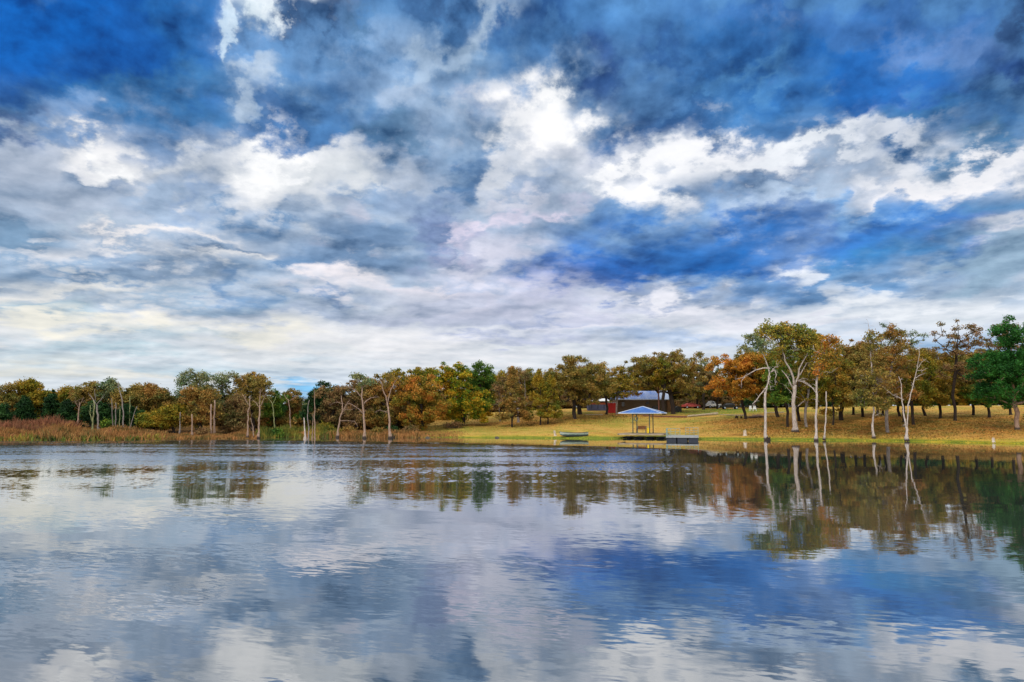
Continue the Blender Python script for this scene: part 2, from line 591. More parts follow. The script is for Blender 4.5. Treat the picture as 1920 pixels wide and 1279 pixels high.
def surface(name, c1, c2, scale=3.0, rough=.8, metal=0.0, bump=.0, strech=(1, 1, 1), spec=.3, detail=5):
    m, nt, b = mat(name)
    tc = nt.nodes.new('ShaderNodeTexCoord')
    v = stretch(nt, tc.outputs['Object'], strech)
    n = nz(nt, scale, detail, .65, v)
    r = ramp(nt, [(.3, lin(c1)), (.7, lin(c2))], n.outputs[0])
    nt.links.new(r.outputs[0], b.inputs['Base Color'])
    b.inputs['Roughness'].default_value = rough
    b.inputs['Metallic'].default_value = metal
    b.inputs['Specular IOR Level'].default_value = spec
    if bump:
        bp = nt.nodes.new('ShaderNodeBump')
        bp.inputs['Strength'].default_value = .8
        bp.inputs['Distance'].default_value = bump
        nt.links.new(n.outputs[0], bp.inputs['Height'])
        nt.links.new(bp.outputs[0], b.inputs['Normal'])
    return m


def foliage(name, cols, transl=.22):
    """leaves: every leaf its own tone, drifting over the crown between the kinds of colour given"""
    m, nt, b = mat(name)
    geo = nt.nodes.new('ShaderNodeNewGeometry')
    n = nz(nt, .42, 3, .6, geo.outputs['Position'])
    a = mathn(nt, 'MULTIPLY_ADD', n.outputs[0], 1.7, c=-.55)
    q = mathn(nt, 'MULTIPLY_ADD', geo.outputs['Random Per Island'], .36, c=-.02)
    f = mathn(nt, 'ADD', a, q, clamp=True)
    k = len(cols)
    r = ramp(nt, [(.08 + .84 * i / (k - 1), lin(c)) for i, c in enumerate(cols)], f)
    hs = nt.nodes.new('ShaderNodeHueSaturation')
    wn = nt.nodes.new('ShaderNodeTexWhiteNoise')
    wn.noise_dimensions = '1D'
    nt.links.new(geo.outputs['Random Per Island'], wn.inputs['W'])
    n2 = nz(nt, 1.3, 2, .6, geo.outputs['Position'])
    val = mathn(nt, 'ADD', mathn(nt, 'MULTIPLY_ADD', wn.outputs[0], .5, c=.24), mathn(nt, 'MULTIPLY', n2.outputs[0], 1.5))
    nt.links.new(val, hs.inputs['Value'])
    nt.links.new(r.outputs[0], hs.inputs['Color'])
    nt.links.new(hs.outputs[0], b.inputs['Base Color'])
    b.inputs['Roughness'].default_value = .7
    b.inputs['Specular IOR Level'].default_value = .2
    tr = nt.nodes.new('ShaderNodeBsdfTranslucent')
    nt.links.new(hs.outputs[0], tr.inputs[0])
    mx = nt.nodes.new('ShaderNodeMixShader')
    mx.inputs[0].default_value = transl
    nt.links.new(b.outputs[0], mx.inputs[1])
    nt.links.new(tr.outputs[0], mx.inputs[2])
    nt.links.new(mx.outputs[0], nt.nodes['Material Output'].inputs[0])
    return m


LEAF = {
 'orange': foliage('orange_leaves', [(90, 90, 34), (150, 112, 40), (188, 126, 42), (170, 100, 44)]),
 'rust': foliage('rust_leaves', [(80, 88, 40), (118, 102, 48), (148, 108, 50), (142, 90, 48)]),
 'brown': foliage('brown_leaves', [(84, 92, 40), (118, 108, 50), (142, 114, 52), (132, 96, 54)]),
 'dull': foliage('dull_leaves', [(78, 84, 44), (112, 96, 56), (134, 100, 64), (120, 92, 66)]),
 'olive': foliage('olive_leaves', [(62, 84, 26), (106, 106, 30), (150, 120, 34), (132, 102, 34)]),
 'gold': foliage('gold_leaves', [(76, 92, 34), (118, 112, 40), (164, 126, 44), (150, 108, 46)]),
 'green': foliage('green_leaves', [(34, 66, 26), (62, 96, 34), (100, 122, 36), (128, 128, 42)]),
 'dark': foliage('dark_green_leaves', [(16, 34, 18), (26, 54, 26), (44, 76, 32), (58, 84, 40)]),
 'cedar': foliage('cedar_leaves', [(20, 52, 22), (32, 78, 28), (50, 102, 36), (72, 118, 46)]),
 'teal': foliage('teal_green_leaves', [(62, 86, 58), (90, 110, 74), (124, 122, 78), (110, 104, 60)]),
 'autumn': foliage('mixed_autumn_leaves', [(72, 88, 30), (124, 108, 36), (168, 112, 42), (182, 96, 44)]),
 'sparse': foliage('sparse_oak_leaves', [(70, 96, 52), (110, 118, 48), (152, 128, 44), (176, 122, 44)]),
 'oakgreen': foliage('oak_green_leaves', [(40, 84, 34), (96, 120, 28), (178, 138, 30), (150, 108, 34)]),
}
def bark(name, c1, c2):
    m = surface(name, c1, c2, 4.0, .88, bump=.03, strech=(3, 3, .6))
    nt = m.node_tree
    b = nt.nodes['Principled BSDF']
    src = b.inputs['Base Color'].links[0].from_socket
    tc = nt.nodes.new('ShaderNodeTexCoord')
    sp = nt.nodes.new('ShaderNodeSeparateXYZ')
    nt.links.new(tc.outputs['Object'], sp.inputs[0])
    big = nz(nt, .9, 4, .7, tc.outputs['Object'])
    wet = mathn(nt, 'MULTIPLY_ADD', mathn(nt, 'ADD', sp.outputs[2], mathn(nt, 'MULTIPLY', big.outputs[0], -.5)), -3.2, c=.8, clamp=True)
    scar = mathn(nt, 'MULTIPLY_ADD', big.outputs[0], 7.0, c=-3.9, clamp=True)
    f = mathn(nt, 'MAXIMUM', wet, mathn(nt, 'MULTIPLY', scar, .55))
    x = nt.nodes.new('ShaderNodeMix')
    x.data_type = 'RGBA'
    nt.links.new(f, x.inputs[0])
    nt.links.new(src, x.inputs[6])
    x.inputs[7].default_value = (*lin((62, 52, 46)), 1)
    nt.links.new(x.outputs[2], b.inputs['Base Color'])
    return m


BARK = {
 'white': bark('pale_bark', (204, 190, 180), (116, 102, 94)),
 'grey': surface('grey_bark', (150, 140, 132), (84, 74, 68), 3.0, .9, bump=.03, strech=(3, 3, .7)),
 'tan': bark('tan_bark', (174, 146, 126), (100, 78, 66)),
 'dark': surface('dark_bark', (58, 46, 38), (28, 23, 20), 3.0, .95, bump=.03, strech=(3, 3, .7)),
 'green': surface('mossy_bark', (150, 156, 104), (96, 92, 64), 3.0, .9, bump=.03, strech=(3, 3, .7)),
}


# ------------------------------------------------------------------ ground, lake
def build_ground():
    az = np.concatenate([np.linspace(-180, -46, 40)[:-1], np.linspace(-46, 46, 461), np.linspace(46, 180, 40)[1:-1]])
    r = np.concatenate([[.6, 1.5, 2.5, 4, 6, 10, 16, 26, 40, 55, 68, 78], np.arange(84, 150, .8), np.arange(150, 210, 1.6), [215, 225, 240, 260, 290, 330, 400, 520, 700, 1000, 1600, 3000]])
    A, R = np.meshgrid(np.radians(az), r, indexing='ij')
    X, Y = np.sin(A) * R, np.cos(A) * R
    Z = land_z(X, Y)
    Z = np.where(R > 320, Z * 0 + 1.5 + .0, Z)
    na, nr = X.shape
    V = np.stack([X, Y, Z], -1).reshape(-1, 3)
    V = np.vstack([V, [[0, 0, gz(0, 0)]]])
    faces = []
    for i in range(na):
        j = (i + 1) % na
        for k in range(nr - 1):
            faces.append((i * nr + k, i * nr + k + 1, j * nr + k + 1, j * nr + k))
        faces.append((len(V) - 1, i * nr, j * nr))
    me = bpy.data.meshes.new('ground')
    me.from_pydata(V.tolist(), [], faces)
    me.polygons.foreach_set('use_smooth', [True] * len(me.polygons))
    # which kind of ground cover grows where
    x, y = V[:, 0], V[:, 1]
    d = shore_dist(x, y)
    col = np.zeros((len(V), 4))
    wob = noise2(x, y, .35, 11) * .9
    lawnside = sstep(-25, -13, x + noise2(x, y, .5, 17) * 2.5)
    col[:, 0] = 1 - lawnside                                            # reeds and marsh
    col[:, 1] = (1 - sstep(.4, 4.4, d + wob * 2.2)) * lawnside         # lush strip at the water
    h1 = hit(1360, 773)
    g = np.exp(-(((x - h1[0]) / 16) ** 2 + ((y - h1[1] - 3) / 11) ** 2) ** 2)
    h2 = hit(1150, 789)
    g = np.maximum(g, .6 * np.exp(-(((x - h2[0]) / 9) ** 2 + ((y - h2[1]) / 6) ** 2)))
    h3 = hit(1280, 790)
    g = np.maximum(g, .55 * np.exp(-(((x - h3[0]) / 7) ** 2 + ((y - h3[1]) / 2.5) ** 2)))
    h4 = hit(880, 806)
    g = np.maximum(g, .55 * np.exp(-(((x - h4[0]) / 14) ** 2 + ((y - h4[1]) / 7) ** 2)))
    col[:, 2] = np.clip(g, 0, 1) * lawnside                              # green grass
    t = np.zeros(len(V))
    for px, py, a, b in ((1000, 793, 12, 8), (1075, 785, 9, 7), (1180, 779, 14, 5), (1430, 800, 10, 8), (1480, 795, 12, 8), (1560, 800, 12, 9), (1600, 790, 16, 8), (1660, 797, 12, 8), (1800, 790, 22, 8), (1760, 800, 14, 7), (1390, 790, 8, 5), (1880, 805, 12, 8)):
        h = hit(px, py)
        t = np.maximum(t, np.exp(-(((x - h[0]) / a) ** 2 + ((y - h[1]) / b) ** 2) ** 1.3))
    at_ = me.color_attributes.new('cover', 'FLOAT_COLOR', 'POINT')
    col[:, 3] = np.clip(t, 0, 1)
    at_.data.foreach_set('color', col.reshape(-1).astype(np.float32))
    m, nt, b = mat('ground_cover')
    L = nt.links
    at2 = nt.nodes.new('ShaderNodeAttribute')
    at2.attribute_name = 'cover'
    sp = nt.nodes.new('ShaderNodeSeparateColor')
    L.new(at2.outputs['Color'], sp.inputs[0])
    geo = nt.nodes.new('ShaderNodeNewGeometry')
    pos = geo.outputs['Position']
    big = nz(nt, .16, 5, .6, pos, .4)
    fine = nz(nt, 2.2, 5, .7, pos)
    speck = nz(nt, 6.0, 3, .7, pos)

    def mixc(f, a, c):
        x = nt.nodes.new('ShaderNodeMix')
        x.data_type = 'RGBA'
        L.new(f, x.inputs[0])
        for i, v in ((6, a), (7, c)):
            if isinstance(v, tuple):
                x.inputs[i].default_value = (*v, 1)
            else:
                L.new(v, x.inputs[i])
        return x.outputs[2]
    streak = nz(nt, .8, 4, .6, stretch(nt, pos, (.16, 1, 1)), .3)
    lawn = ramp(nt, [(.36, lin((104, 116, 44))), (.44, lin((156, 138, 56))), (.51, lin((190, 154, 80))), (.56, lin((176, 132, 62))), (.63, lin((130, 100, 50)))], mathn(nt, 'ADD', mathn(nt, 'MULTIPLY', big.outputs[0], .55), mathn(nt, 'MULTIPLY', streak.outputs[0], .45))).outputs[0]
    litter = ramp(nt, [(.35, lin((128, 90, 38))), (.5, lin((176, 118, 52))), (.68, lin((204, 142, 66)))], fine.outputs[0]).outputs[0]
    lf = mathn(nt, 'MULTIPLY', at2.outputs['Alpha'], mathn(nt, 'MULTIPLY_ADD', big.outputs[0], 2.2, c=-.35), clamp=True)
    c = mixc(lf, lawn, litter)
    grn = ramp(nt, [(.35, lin((80, 112, 34))), (.65, lin((126, 140, 48)))], fine.outputs[0]).outputs[0]
    c = mixc(mathn(nt, 'MULTIPLY', sp.outputs[2], mathn(nt, 'MULTIPLY_ADD', streak.outputs[0], 2.0, c=-.05), clamp=True), c, grn)
    lush = ramp(nt, [(.32, lin((112, 122, 36))), (.48, lin((174, 152, 50))), (.64, lin((204, 162, 72)))], mathn(nt, 'ADD', mathn(nt, 'MULTIPLY', big.outputs[0], .5), mathn(nt, 'MULTIPLY', fine.outputs[0], .5))).outputs[0]
    wet = ramp(nt, [(.3, lin((74, 92, 30))), (.7, lin((138, 142, 44)))], fine.outputs[0]).outputs[0]
    edge = mathn(nt, 'MULTIPLY_ADD', sp.outputs[1], 4.0, c=-2.9, clamp=True)
    c = mixc(sp.outputs[1], c, mixc(edge, lush, wet))
    marsh = ramp(nt, [(.35, lin((88, 68, 34))), (.65, lin((150, 104, 48)))], fine.outputs[0]).outputs[0]
    c = mixc(sp.outputs[0], c, marsh)
    hs = nt.nodes.new('ShaderNodeHueSaturation')
    L.new(c, hs.inputs['Color'])
    L.new(mathn(nt, 'MULTIPLY_ADD', speck.outputs[0], 1.5, c=.2), hs.inputs['Value'])
    L.new(hs.outputs[0], b.inputs['Base Color'])
    b.inputs['Roughness'].default_value = .95
    b.inputs['Specular IOR Level'].default_value = .1
    bp = nt.nodes.new('ShaderNodeBump')
    bp.inputs['Distance'].default_value = .12
    L.new(fine.outputs[0], bp.inputs['Height'])
    L.new(bp.outputs[0], b.inputs['Normal'])
    me.materials.append(m)
    o = bpy.data.objects.new('ground', me)
    C.objects.link(o)
    tag(o, None, None, kind='structure')


build_ground()


def build_lake():
    nx, ny = 60, 40
    X0, X1, Y0, Y1 = -170, 130, -1, 150
    V = [(X0 + (X1 - X0) * i / nx, Y0 + (Y1 - Y0) * j / ny, 0) for j in range(ny + 1) for i in range(nx + 1)]
    Fs = [(j * (nx + 1) + i, j * (nx + 1) + i + 1, (j + 1) * (nx + 1) + i + 1, (j + 1) * (nx + 1) + i) for j in range(ny) for i in range(nx)]
    me = bpy.data.meshes.new('water')
    me.from_pydata(V, [], Fs)
    x = np.array([v[0] for v in V])
    m, nt, b = mat('lake_water')
    L = nt.links
    nt.nodes.remove(b)
    geo = nt.nodes.new('ShaderNodeNewGeometry')
    pos = geo.outputs['Position']
    sp = nt.nodes.new('ShaderNodeSeparateXYZ')
    L.new(pos, sp.inputs[0])
    X, Y = sp.outputs[0], sp.outputs[1]

    def mr(v, a, c, lo=0.0, hi=1.0):
        n = nt.nodes.new('ShaderNodeMapRange')
        n.interpolation_type = 'SMOOTHSTEP'
        n.inputs[1].default_value = a
        n.inputs[2].default_value = c
        n.inputs[3].default_value = lo
        n.inputs[4].default_value = hi
        L.new(v, n.inputs[0])
        return n.outputs[0]
    # wind: a breeze ruffles the open water out to the left, the bank on the right shelters it
    big = nz(nt, .035, 3, .5, stretch(nt, pos, (.5, 1.3, 1)), .2)
    wx = mathn(nt, 'MULTIPLY_ADD', big.outputs[0], 26.0, c=-13.0)
    Yw = mathn(nt, 'ADD', Y, wx)
    Xw = mathn(nt, 'ADD', X, wx)
    sheltered = mr(mathn(nt, 'SUBTRACT', mathn(nt, 'ADD', X, mathn(nt, 'MULTIPLY', wx, .35)), mathn(nt, 'MULTIPLY', Y, .10)), 2.0, 14.0, 1.0, 0.0)
    lee = mathn(nt, 'ADD', mathn(nt, 'SUBTRACT', Y, mathn(nt, 'MULTIPLY', X, -.55)), mathn(nt, 'MULTIPLY', wx, .22))   # calm strip under the lawn bank
    band = mathn(nt, 'MULTIPLY', mr(Yw, 32, 76), mr(lee, 88, 97, 1.0, 0.0))
    ruffle = mathn(nt, 'MULTIPLY', band, sheltered)
    streaks = nz(nt, .09, 4, .6, stretch(nt, pos, (.35, 1.6, 1)), .3)
    st = mr(streaks.outputs[0], .40, .62)
    ruffle = mathn(nt, 'MULTIPLY', ruffle, mathn(nt, 'MULTIPLY_ADD', st, .6, c=.45))
    near = mr(Y, 8, 60, 1.0, 0.25)
    # slopes of the wavelets
    rot = nt.nodes.new('ShaderNodeMapping')
    rot.inputs['Rotation'].default_value = (0, 0, rad(17))
    L.new(pos, rot.inputs['Vector'])
    wav = nz(nt, 4.2, 3, .6, stretch(nt, rot.outputs[0], (.45, 1.5, 1)), .4)
    wav2 = nz(nt, .55, 3, .5, stretch(nt, pos, (.45, 1.3, 1)), .6)
    wav4 = nz(nt, 1.7, 3, .6, stretch(nt, pos, (1.5, .3, 1)), 0)
    wav3 = nz(nt, 2.0, 4, .6, stretch(nt, pos, (.9, .7, 1)), 0)

    def centred(n):
        v = nt.nodes.new('ShaderNodeVectorMath')
        v.operation = 'SUBTRACT'
        L.new(n.outputs['Color'], v.inputs[0])
        v.inputs[1].default_value = (.5, .5, .5)
        return v.outputs[0]

    def scaled(v, s):
        n = nt.nodes.new('ShaderNodeVectorMath')
        n.operation = 'SCALE'
        L.new(v, n.inputs[0])
        if isinstance(s, (int, float)):
            n.inputs['Scale'].default_value = s
        else:
            L.new(s, n.inputs['Scale'])
        return n.outputs[0]

    def plus(a, c):
        n = nt.nodes.new('ShaderNodeVectorMath')
        n.operation = 'ADD'
        L.new(a, n.inputs[0])
        if isinstance(c, tuple):
            n.inputs[1].default_value = c
        else:
            L.new(c, n.inputs[1])
        return n.outputs[0]
    patch = mr(nz(nt, .16, 3, .55, stretch(nt, pos, (.5, 1.2, 1)), .4).outputs[0], .38, .66, .25, 1.3)
    a1 = mathn(nt, 'MULTIPLY', mathn(nt, 'MULTIPLY', mathn(nt, 'MULTIPLY_ADD', sheltered, .12, c=near), .062), patch)
    s = plus(scaled(centred(wav), a1), scaled(centred(wav2), mathn(nt, 'MULTIPLY', near, .024)))
    rs_ = plus(scaled(centred(wav3), mathn(nt, 'MULTIPLY', ruffle, .50)), scaled(centred(wav4), mathn(nt, 'MULTIPLY', ruffle, .36)))
    ab = nt.nodes.new('ShaderNodeVectorMath')
    ab.operation = 'ABSOLUTE'
    L.new(rs_, ab.inputs[0])
    sg = nt.nodes.new('ShaderNodeVectorMath')
    sg.operation = 'MULTIPLY'
    L.new(ab.outputs[0], sg.inputs[0])
    sg.inputs[1].default_value = (0, -1.0, 0)      # wavelets driven by the wind show their steep south faces
    s = plus(s, sg.outputs[0])
    lean_ = nt.nodes.new('ShaderNodeCombineXYZ')
    L.new(mathn(nt, 'MULTIPLY', ruffle, -.05), lean_.inputs[1])
    s = plus(s, lean_.outputs[0])
    flat = nt.nodes.new('ShaderNodeVectorMath')
    flat.operation = 'MULTIPLY'
    L.new(s, flat.inputs[0])
    flat.inputs[1].default_value = (.55, 1.0, 0)
    nrm = nt.nodes.new('ShaderNodeVectorMath')
    nrm.operation = 'NORMALIZE'
    L.new(plus(flat.outputs[0], (0, 0, 1)), nrm.inputs[0])
    gl = nt.nodes.new('ShaderNodeBsdfGlossy')
    gl.distribution = 'GGX'
    gl.inputs['Color'].default_value = (.97, .98, .99, 1)
    L.new(mathn(nt, 'MULTIPLY_ADD', ruffle, .10, c=.025), gl.inputs['Roughness'])
    L.new(nrm.outputs[0], gl.inputs['Normal'])
    df = nt.nodes.new('ShaderNodeBsdfDiffuse')
    df.inputs[0].default_value = (.035, .042, .04, 1)
    fr = nt.nodes.new('ShaderNodeFresnel')
    fr.inputs['IOR'].default_value = 1.33
    L.new(nrm.outputs[0], fr.inputs['Normal'])
    fac = mathn(nt, 'MULTIPLY_ADD', fr.outputs[0], .62, c=.40, clamp=True)
    mx = nt.nodes.new('ShaderNodeMixShader')
    L.new(fac, mx.inputs[0])
    L.new(df.outputs[0], mx.inputs[1])
    L.new(gl.outputs[0], mx.inputs[2])
    L.new(mx.outputs[0], nt.nodes['Material Output'].inputs[0])
    me.materials.append(m)
    o = bpy.data.objects.new('water', me)
    C.objects.link(o)
    tag(o, None, None, kind='structure')


build_lake()


# ------------------------------------------------------------------ trees
def branches(mb, rnd, base, lobes, clumps, trunk_r, fork_t=.5, lean=None):
    """limbs that grow from the trunk to every leaf clump (pipe model for their thickness)"""
    c0 = np.array(lobes[0][0], float)
    r0 = lobes[0][1]
    top = c0 + np.array([0, 0, r0[2] * .25])
    nodes = [np.array(base, float)]
    par = [-1]
    k = 7
    H = top - nodes[0]
    for i in range(1, k + 1):
        t = i / k
        p = nodes[0] + H * np.array([t ** 1.9, t ** 1.9, t]) + np.array([rnd.gauss(0, .10), rnd.gauss(0, .10), 0]) * (1 + t)
        nodes.append(p)
        par.append(i - 1)
    ntrunk = len(nodes)
    fork_z = base[2] + (c0[2] - r0[2] * .8 - base[2])
    start = 1
    while start < ntrunk - 1 and nodes[start][2] < fork_z:
        start += 1
    start = max(1, start - 1)
    order = sorted(range(len(clumps)), key=lambda i: np.linalg.norm(clumps[i] - nodes[start]))
    for i in order:
        c = clumps[i]
        best, bi = 1e9, start
        for j in range(start, len(nodes)):
            dlt = c - nodes[j]
            d = np.linalg.norm(dlt)
            pen = d + max(0, nodes[j][2] - c[2]) * 1.3 + .18 * np.linalg.norm(nodes[j] - nodes[start])
            if pen < best:
                best, bi = pen, j
        p0 = nodes[bi]
        d = np.linalg.norm(c - p0)
        m = max(1, int(d / 1.1))
        prev = bi
        for s in range(1, m + 1):
            t = s / m
            p = p0 + (c - p0) * t
            if s < m:
                p = p + np.array([rnd.gauss(0, .10), rnd.gauss(0, .10), rnd.gauss(0, .08) + .28 * math.sin(t * PI) * (d / 4)])
            nodes.append(p)
            par.append(prev)
            prev = len(nodes) - 1
    n = len(nodes)
    acc = np.zeros(n)
    has = np.zeros(n, bool)
    for i in range(n):
        if par[i] >= 0:
            has[par[i]] = True
    for i in range(n - 1, -1, -1):
        if not has[i]:
            acc[i] += 1
        if par[i] >= 0:
            acc[par[i]] += acc[i]
    rr = (acc / acc[0]) ** .47 * trunk_r
    rr = np.maximum(rr, .022)
    # trunk as one tube with root flare
    tp, tr = [], []
    for i in range(ntrunk):
        tp.append(nodes[i])
        tr.append(rr[i] * (1.0 if i else 1.0))
    tr[0] = trunk_r * 1.12
    p01 = nodes[0] * .85 + nodes[1] * .15
    tp = [nodes[0] - np.array([0, 0, .35])] + [nodes[0] + np.array([0, 0, .02]), p01] + tp[1:]
    tr = [trunk_r * 1.6, trunk_r * 1.35, trunk_r * 1.03] + tr[1:]
    mb.tube(tp, tr, 9, wob=.22, rnd=rnd)
    for i in range(ntrunk, n):
        r1 = min(rr[par[i]], rr[i] * 1.35)
        mb.tube([nodes[par[i]], nodes[i]], [r1, rr[i]], 5 if rr[i] > .06 else 3, cap=False)


def make_tree(name, label, cat, base, lobes, pal, bark='dark', trunk=.22, n=46, leaves=90, size=.27, clump=.95, flat=.6, group=None, seed=1, shell=2.3, cone=False, skirt=None):
    rnd = random.Random(seed)
    rs = np.random.RandomState(seed)
    root = thing(name, label, cat, tuple(base), 0, group)
    b0 = np.array(base, float)
    vols = np.array([l[1][0] * l[1][1] * l[1][2] for l in lobes]) ** .75
    vols /= vols.sum()
    clumps = []
    tries = 0
    while len(clumps) < n and tries < n * 20:
        tries += 1
        l = lobes[rs.choice(len(lobes), p=vols)]
        v = rs.normal(size=3)
        v /= np.linalg.norm(v)
        if cone:
            t = rs.rand() ** 1.35            # 0 bottom .. 1 top
            a = rs.rand() * 2 * PI
            w = (1 - t) ** .8 * (.35 + .65 * rs.rand() ** .4)
            p = np.array(l[0]) + np.array([math.cos(a) * w, math.sin(a) * w, -1 + 2 * t]) * np.array(l[1])
        else:
            v = v * rs.rand() ** (1 / shell)
            if v[2] < -.55 and rs.rand() < .6:
                continue
            p = np.array(l[0]) + v * np.array(l[1]) * .93
        if any(np.linalg.norm(p - q) < clump * .55 for q in clumps):
            continue
        clumps.append(p)
    P = []
    for c in clumps:
        k = clump * (.40 + .95 * rs.rand())
        m = int(leaves * 1.95 * (k / clump) ** 1.5)
        v = rs.normal(size=(m, 3))
        v /= np.linalg.norm(v, axis=1)[:, None]
        v *= (rs.rand(m) ** .55)[:, None] * k
        v[:, 2] *= flat
        # droop at the rim of each spray
        v[:, 2] -= .18 * (v[:, 0] ** 2 + v[:, 1] ** 2) / max(k, .1)
        P.append(c + v)
        # straggling twigs
        e = np.clip(rs.normal(size=(max(3, m // 9), 3)), -1.5, 1.5) * k * .5
        e[:, 2] *= .8
        P.append(c + e)
    P = np.vstack(P)
    g = base[2] + .25
    P[:, 2] = np.maximum(P[:, 2], g + rs.rand(len(P)) * .3)
    V = leaf_quads(rs, P, size * .74) - b0
    mb = MB()
    branches(mb, rnd, b0 * 0, [(np.array(l[0]) - b0, l[1]) for l in lobes], [c - b0 for c in clumps], trunk)
    mb.obj('trunk', BARK[bark], root, smooth=True)
    me = quads_mesh('crown', V, LEAF[pal])
    o = bpy.data.objects.new('crown', me)
    C.objects.link(o)
    o.parent = root
    return root


def px_lobes(base, lobes, depth=.85, dy=0.0):
    Y = base[1]
    out = []
    for (cx, cy, rx, ry) in lobes:
        k = Y / F
        p = at(cx, cy, Y + dy)
        rx, ry = rx * 1.20, ry * 1.12
        out.append((p, (rx * k, max(rx * k * depth, ry * k * .6), ry * k)))
    return out


SEED = [100]


def tree(label, b, lobes, pal, name='oak_tree', cat='tree', Y=None, **kw):
    """b: pixel of the foot; lobes: crown masses (cx, cy, rx, ry) as seen"""
    SEED[0] += 7
    if Y is None:
        base = hit(*b)
    else:
        p = at(b[0], b[1], Y)
        base = np.array([p[0], Y, gz(p[0], Y)])
    kw.setdefault('seed', SEED[0])
    if b[0] > 1440 and pal not in ('cedar', 'teal', 'dull') and len(lobes) < 5:
        lobes = lobes + [(lobes[0][0] + 4, 742, lobes[0][2] * .85, 17)]
        kw['n'] = int(kw['n'] * 1.25)
    return make_tree(name, label, cat, base, px_lobes(base, lobes, kw.pop('depth', .85)), pal, **kw)


def snag(label, b, stems, bark='white', r=.2, leaf=None, name='dead_tree', Y=None, group=None, root_r=None, in_water=False):
    """bare tree; stems: list of (pixel polyline, r0, r1) in photo pixels; leaf: tufts (cx, cy, rx, ry, palette)"""
    SEED[0] += 7
    rnd = random.Random(SEED[0])
    rs = np.random.RandomState(SEED[0])
    base = hit(*b) if Y is None else None
    if base is None:
        p = at(b[0], b[1], Y)
        base = np.array([p[0], Y, max(gz(p[0], Y), -.4)])
    Y0 = base[1]
    mb = MB()
    for si, (pts, r0, r1) in enumerate(stems):
        w = [at(x, y, Y0) for x, y in pts]
        yj = 0.0
        out = []
        for i, p in enumerate(w):
            if si > 0 and i > 0:
                yj += rnd.uniform(-.35, .55) * (np.linalg.norm(w[i] - w[i - 1])) * .6
            out.append(p + np.array([0, yj, 0]) - base)
        if si == 0:
            out[0][2] = -.3
        # smooth polyline with crooked wood
        pp, rr = [], []
        for i in range(len(out) - 1):
            seg = max(2, int(np.linalg.norm(out[i + 1] - out[i]) / .55))
            for s in range(seg):
                t = s / seg
                q = out[i] * (1 - t) + out[i + 1] * t
                pp.append(q + (np.array([rnd.gauss(0, .04), rnd.gauss(0, .04), 0]) if s else 0))
        pp.append(out[-1])
        m = len(pp)
        for i in range(m):
            t = i / (m - 1)
            rr.append((r0 * (1 - t) + r1 * t) * (.70 if r0 > .14 else .85))
        if si == 0:
            rr[0] = r0 * 1.5
            if m > 3:
                rr[1] = r0 * 1.12
        mb.tube(pp, rr, 9 if r0 > .12 else 6, wob=.42, rnd=rnd)
        # short twigs on upper limbs
        if (si > 0 and r0 < .18) or (si == 0 and len(stems) > 1):
            for _ in range(int(m * (1.1 if si else .45))):
                i = rnd.randrange(1 if si else int(m * .55), m)
                a = np.array([rnd.gauss(0, 1), rnd.gauss(0, 1), rnd.gauss(.2, .8)])
                a = a / np.linalg.norm(a) * rnd.uniform(.25, .9)
                mb.tube([pp[i], pp[i] + a * .6 + np.array([0, 0, .08]), pp[i] + a], [rr[i] * .4, .02, .012], 3, cap=False)
    if leaf:
        root = thing(name, label, 'tree', tuple(base), 0, group)
        P = []
        k = Y0 / F
        bb = mb
        for (cx, cy, rx, ry, pal, cnt) in leaf:
            c = at(cx, cy, Y0)
            for _ in range(cnt):
                v = rs.normal(size=3)
                v /= np.linalg.norm(v)
                q = c + v * rs.rand() ** .5 * np.array([rx * k, rx * k * .7, ry * k])
                e = np.clip(rs.normal(size=(34, 3)), -1.6, 1.6) * np.array([.42, .42, .2])
                P.append(q + e)
                bb.tube([c - base, (c + q) / 2 - base + np.array([0, 0, -.1]), q - base], [.035, .025, .015], 3, cap=False)
        V = leaf_quads(rs, np.vstack(P), .23) - base
        o = bpy.data.objects.new('crown', quads_mesh('crown', V, LEAF[leaf[0][4]]))
        C.objects.link(o)
        o.parent = root
        mb.obj('trunk', BARK[bark], root, smooth=True)
        return root
    o = mb.obj(name, BARK[bark], None, tuple(base), smooth=True)
    return tag(o, label, 'tree', group)

# ======================= living trees (pixel of foot, crown masses) =======================
BIG = dict(n=70, leaves=100, size=.27, clump=1.0, trunk=.34)
MID = dict(n=46, leaves=90, size=.26, clump=.9, trunk=.22)
SML = dict(n=30, leaves=80, size=.24, clump=.75, trunk=.13)


def K(base, **kw):
    d = dict(base)
    d.update(kw)
    return d


# right bank
tree('dark green cedar with broad drooping boughs at the right edge of the lawn', (1908, 806), [(1895, 708, 62, 52), (1903, 628, 34, 38), (1856, 692, 36, 34), (1935, 730, 50, 50), (1870, 738, 42, 20), (1898, 668, 42, 30), (1912, 752, 44, 16)], 'cedar', 'cedar_tree', bark='tan', **K(BIG, n=230, leaves=110, size=.24, clump=1.0, trunk=.30))
tree('rust brown oak top showing behind the tall cedar', (1895, 778), [(1885, 640, 36, 34), (1860, 660, 26, 24)], 'dull', **K(MID, leaves=60))
tree('tall thin oak with airy crown rising left of the dark cedar', (1791, 789), [(1795, 640, 44, 40), (1800, 690, 46, 40), (1770, 650, 26, 16), (1830, 640, 30, 14)], 'dull', **K(BIG, n=84, leaves=46, trunk=.24, size=.24, clump=.8))
tree('golden oak with dark trunk and low spreading sprays on the lawn', (1763, 785), [(1768, 705, 42, 36), (1750, 735, 40, 22), (1775, 740, 46, 18)], 'gold', **K(MID, n=70))
tree('dark trunked oak half under the cedar with shaded olive leaves', (1855, 783), [(1850, 725, 40, 36), (1835, 745, 32, 18)], 'green', **K(MID, n=50))
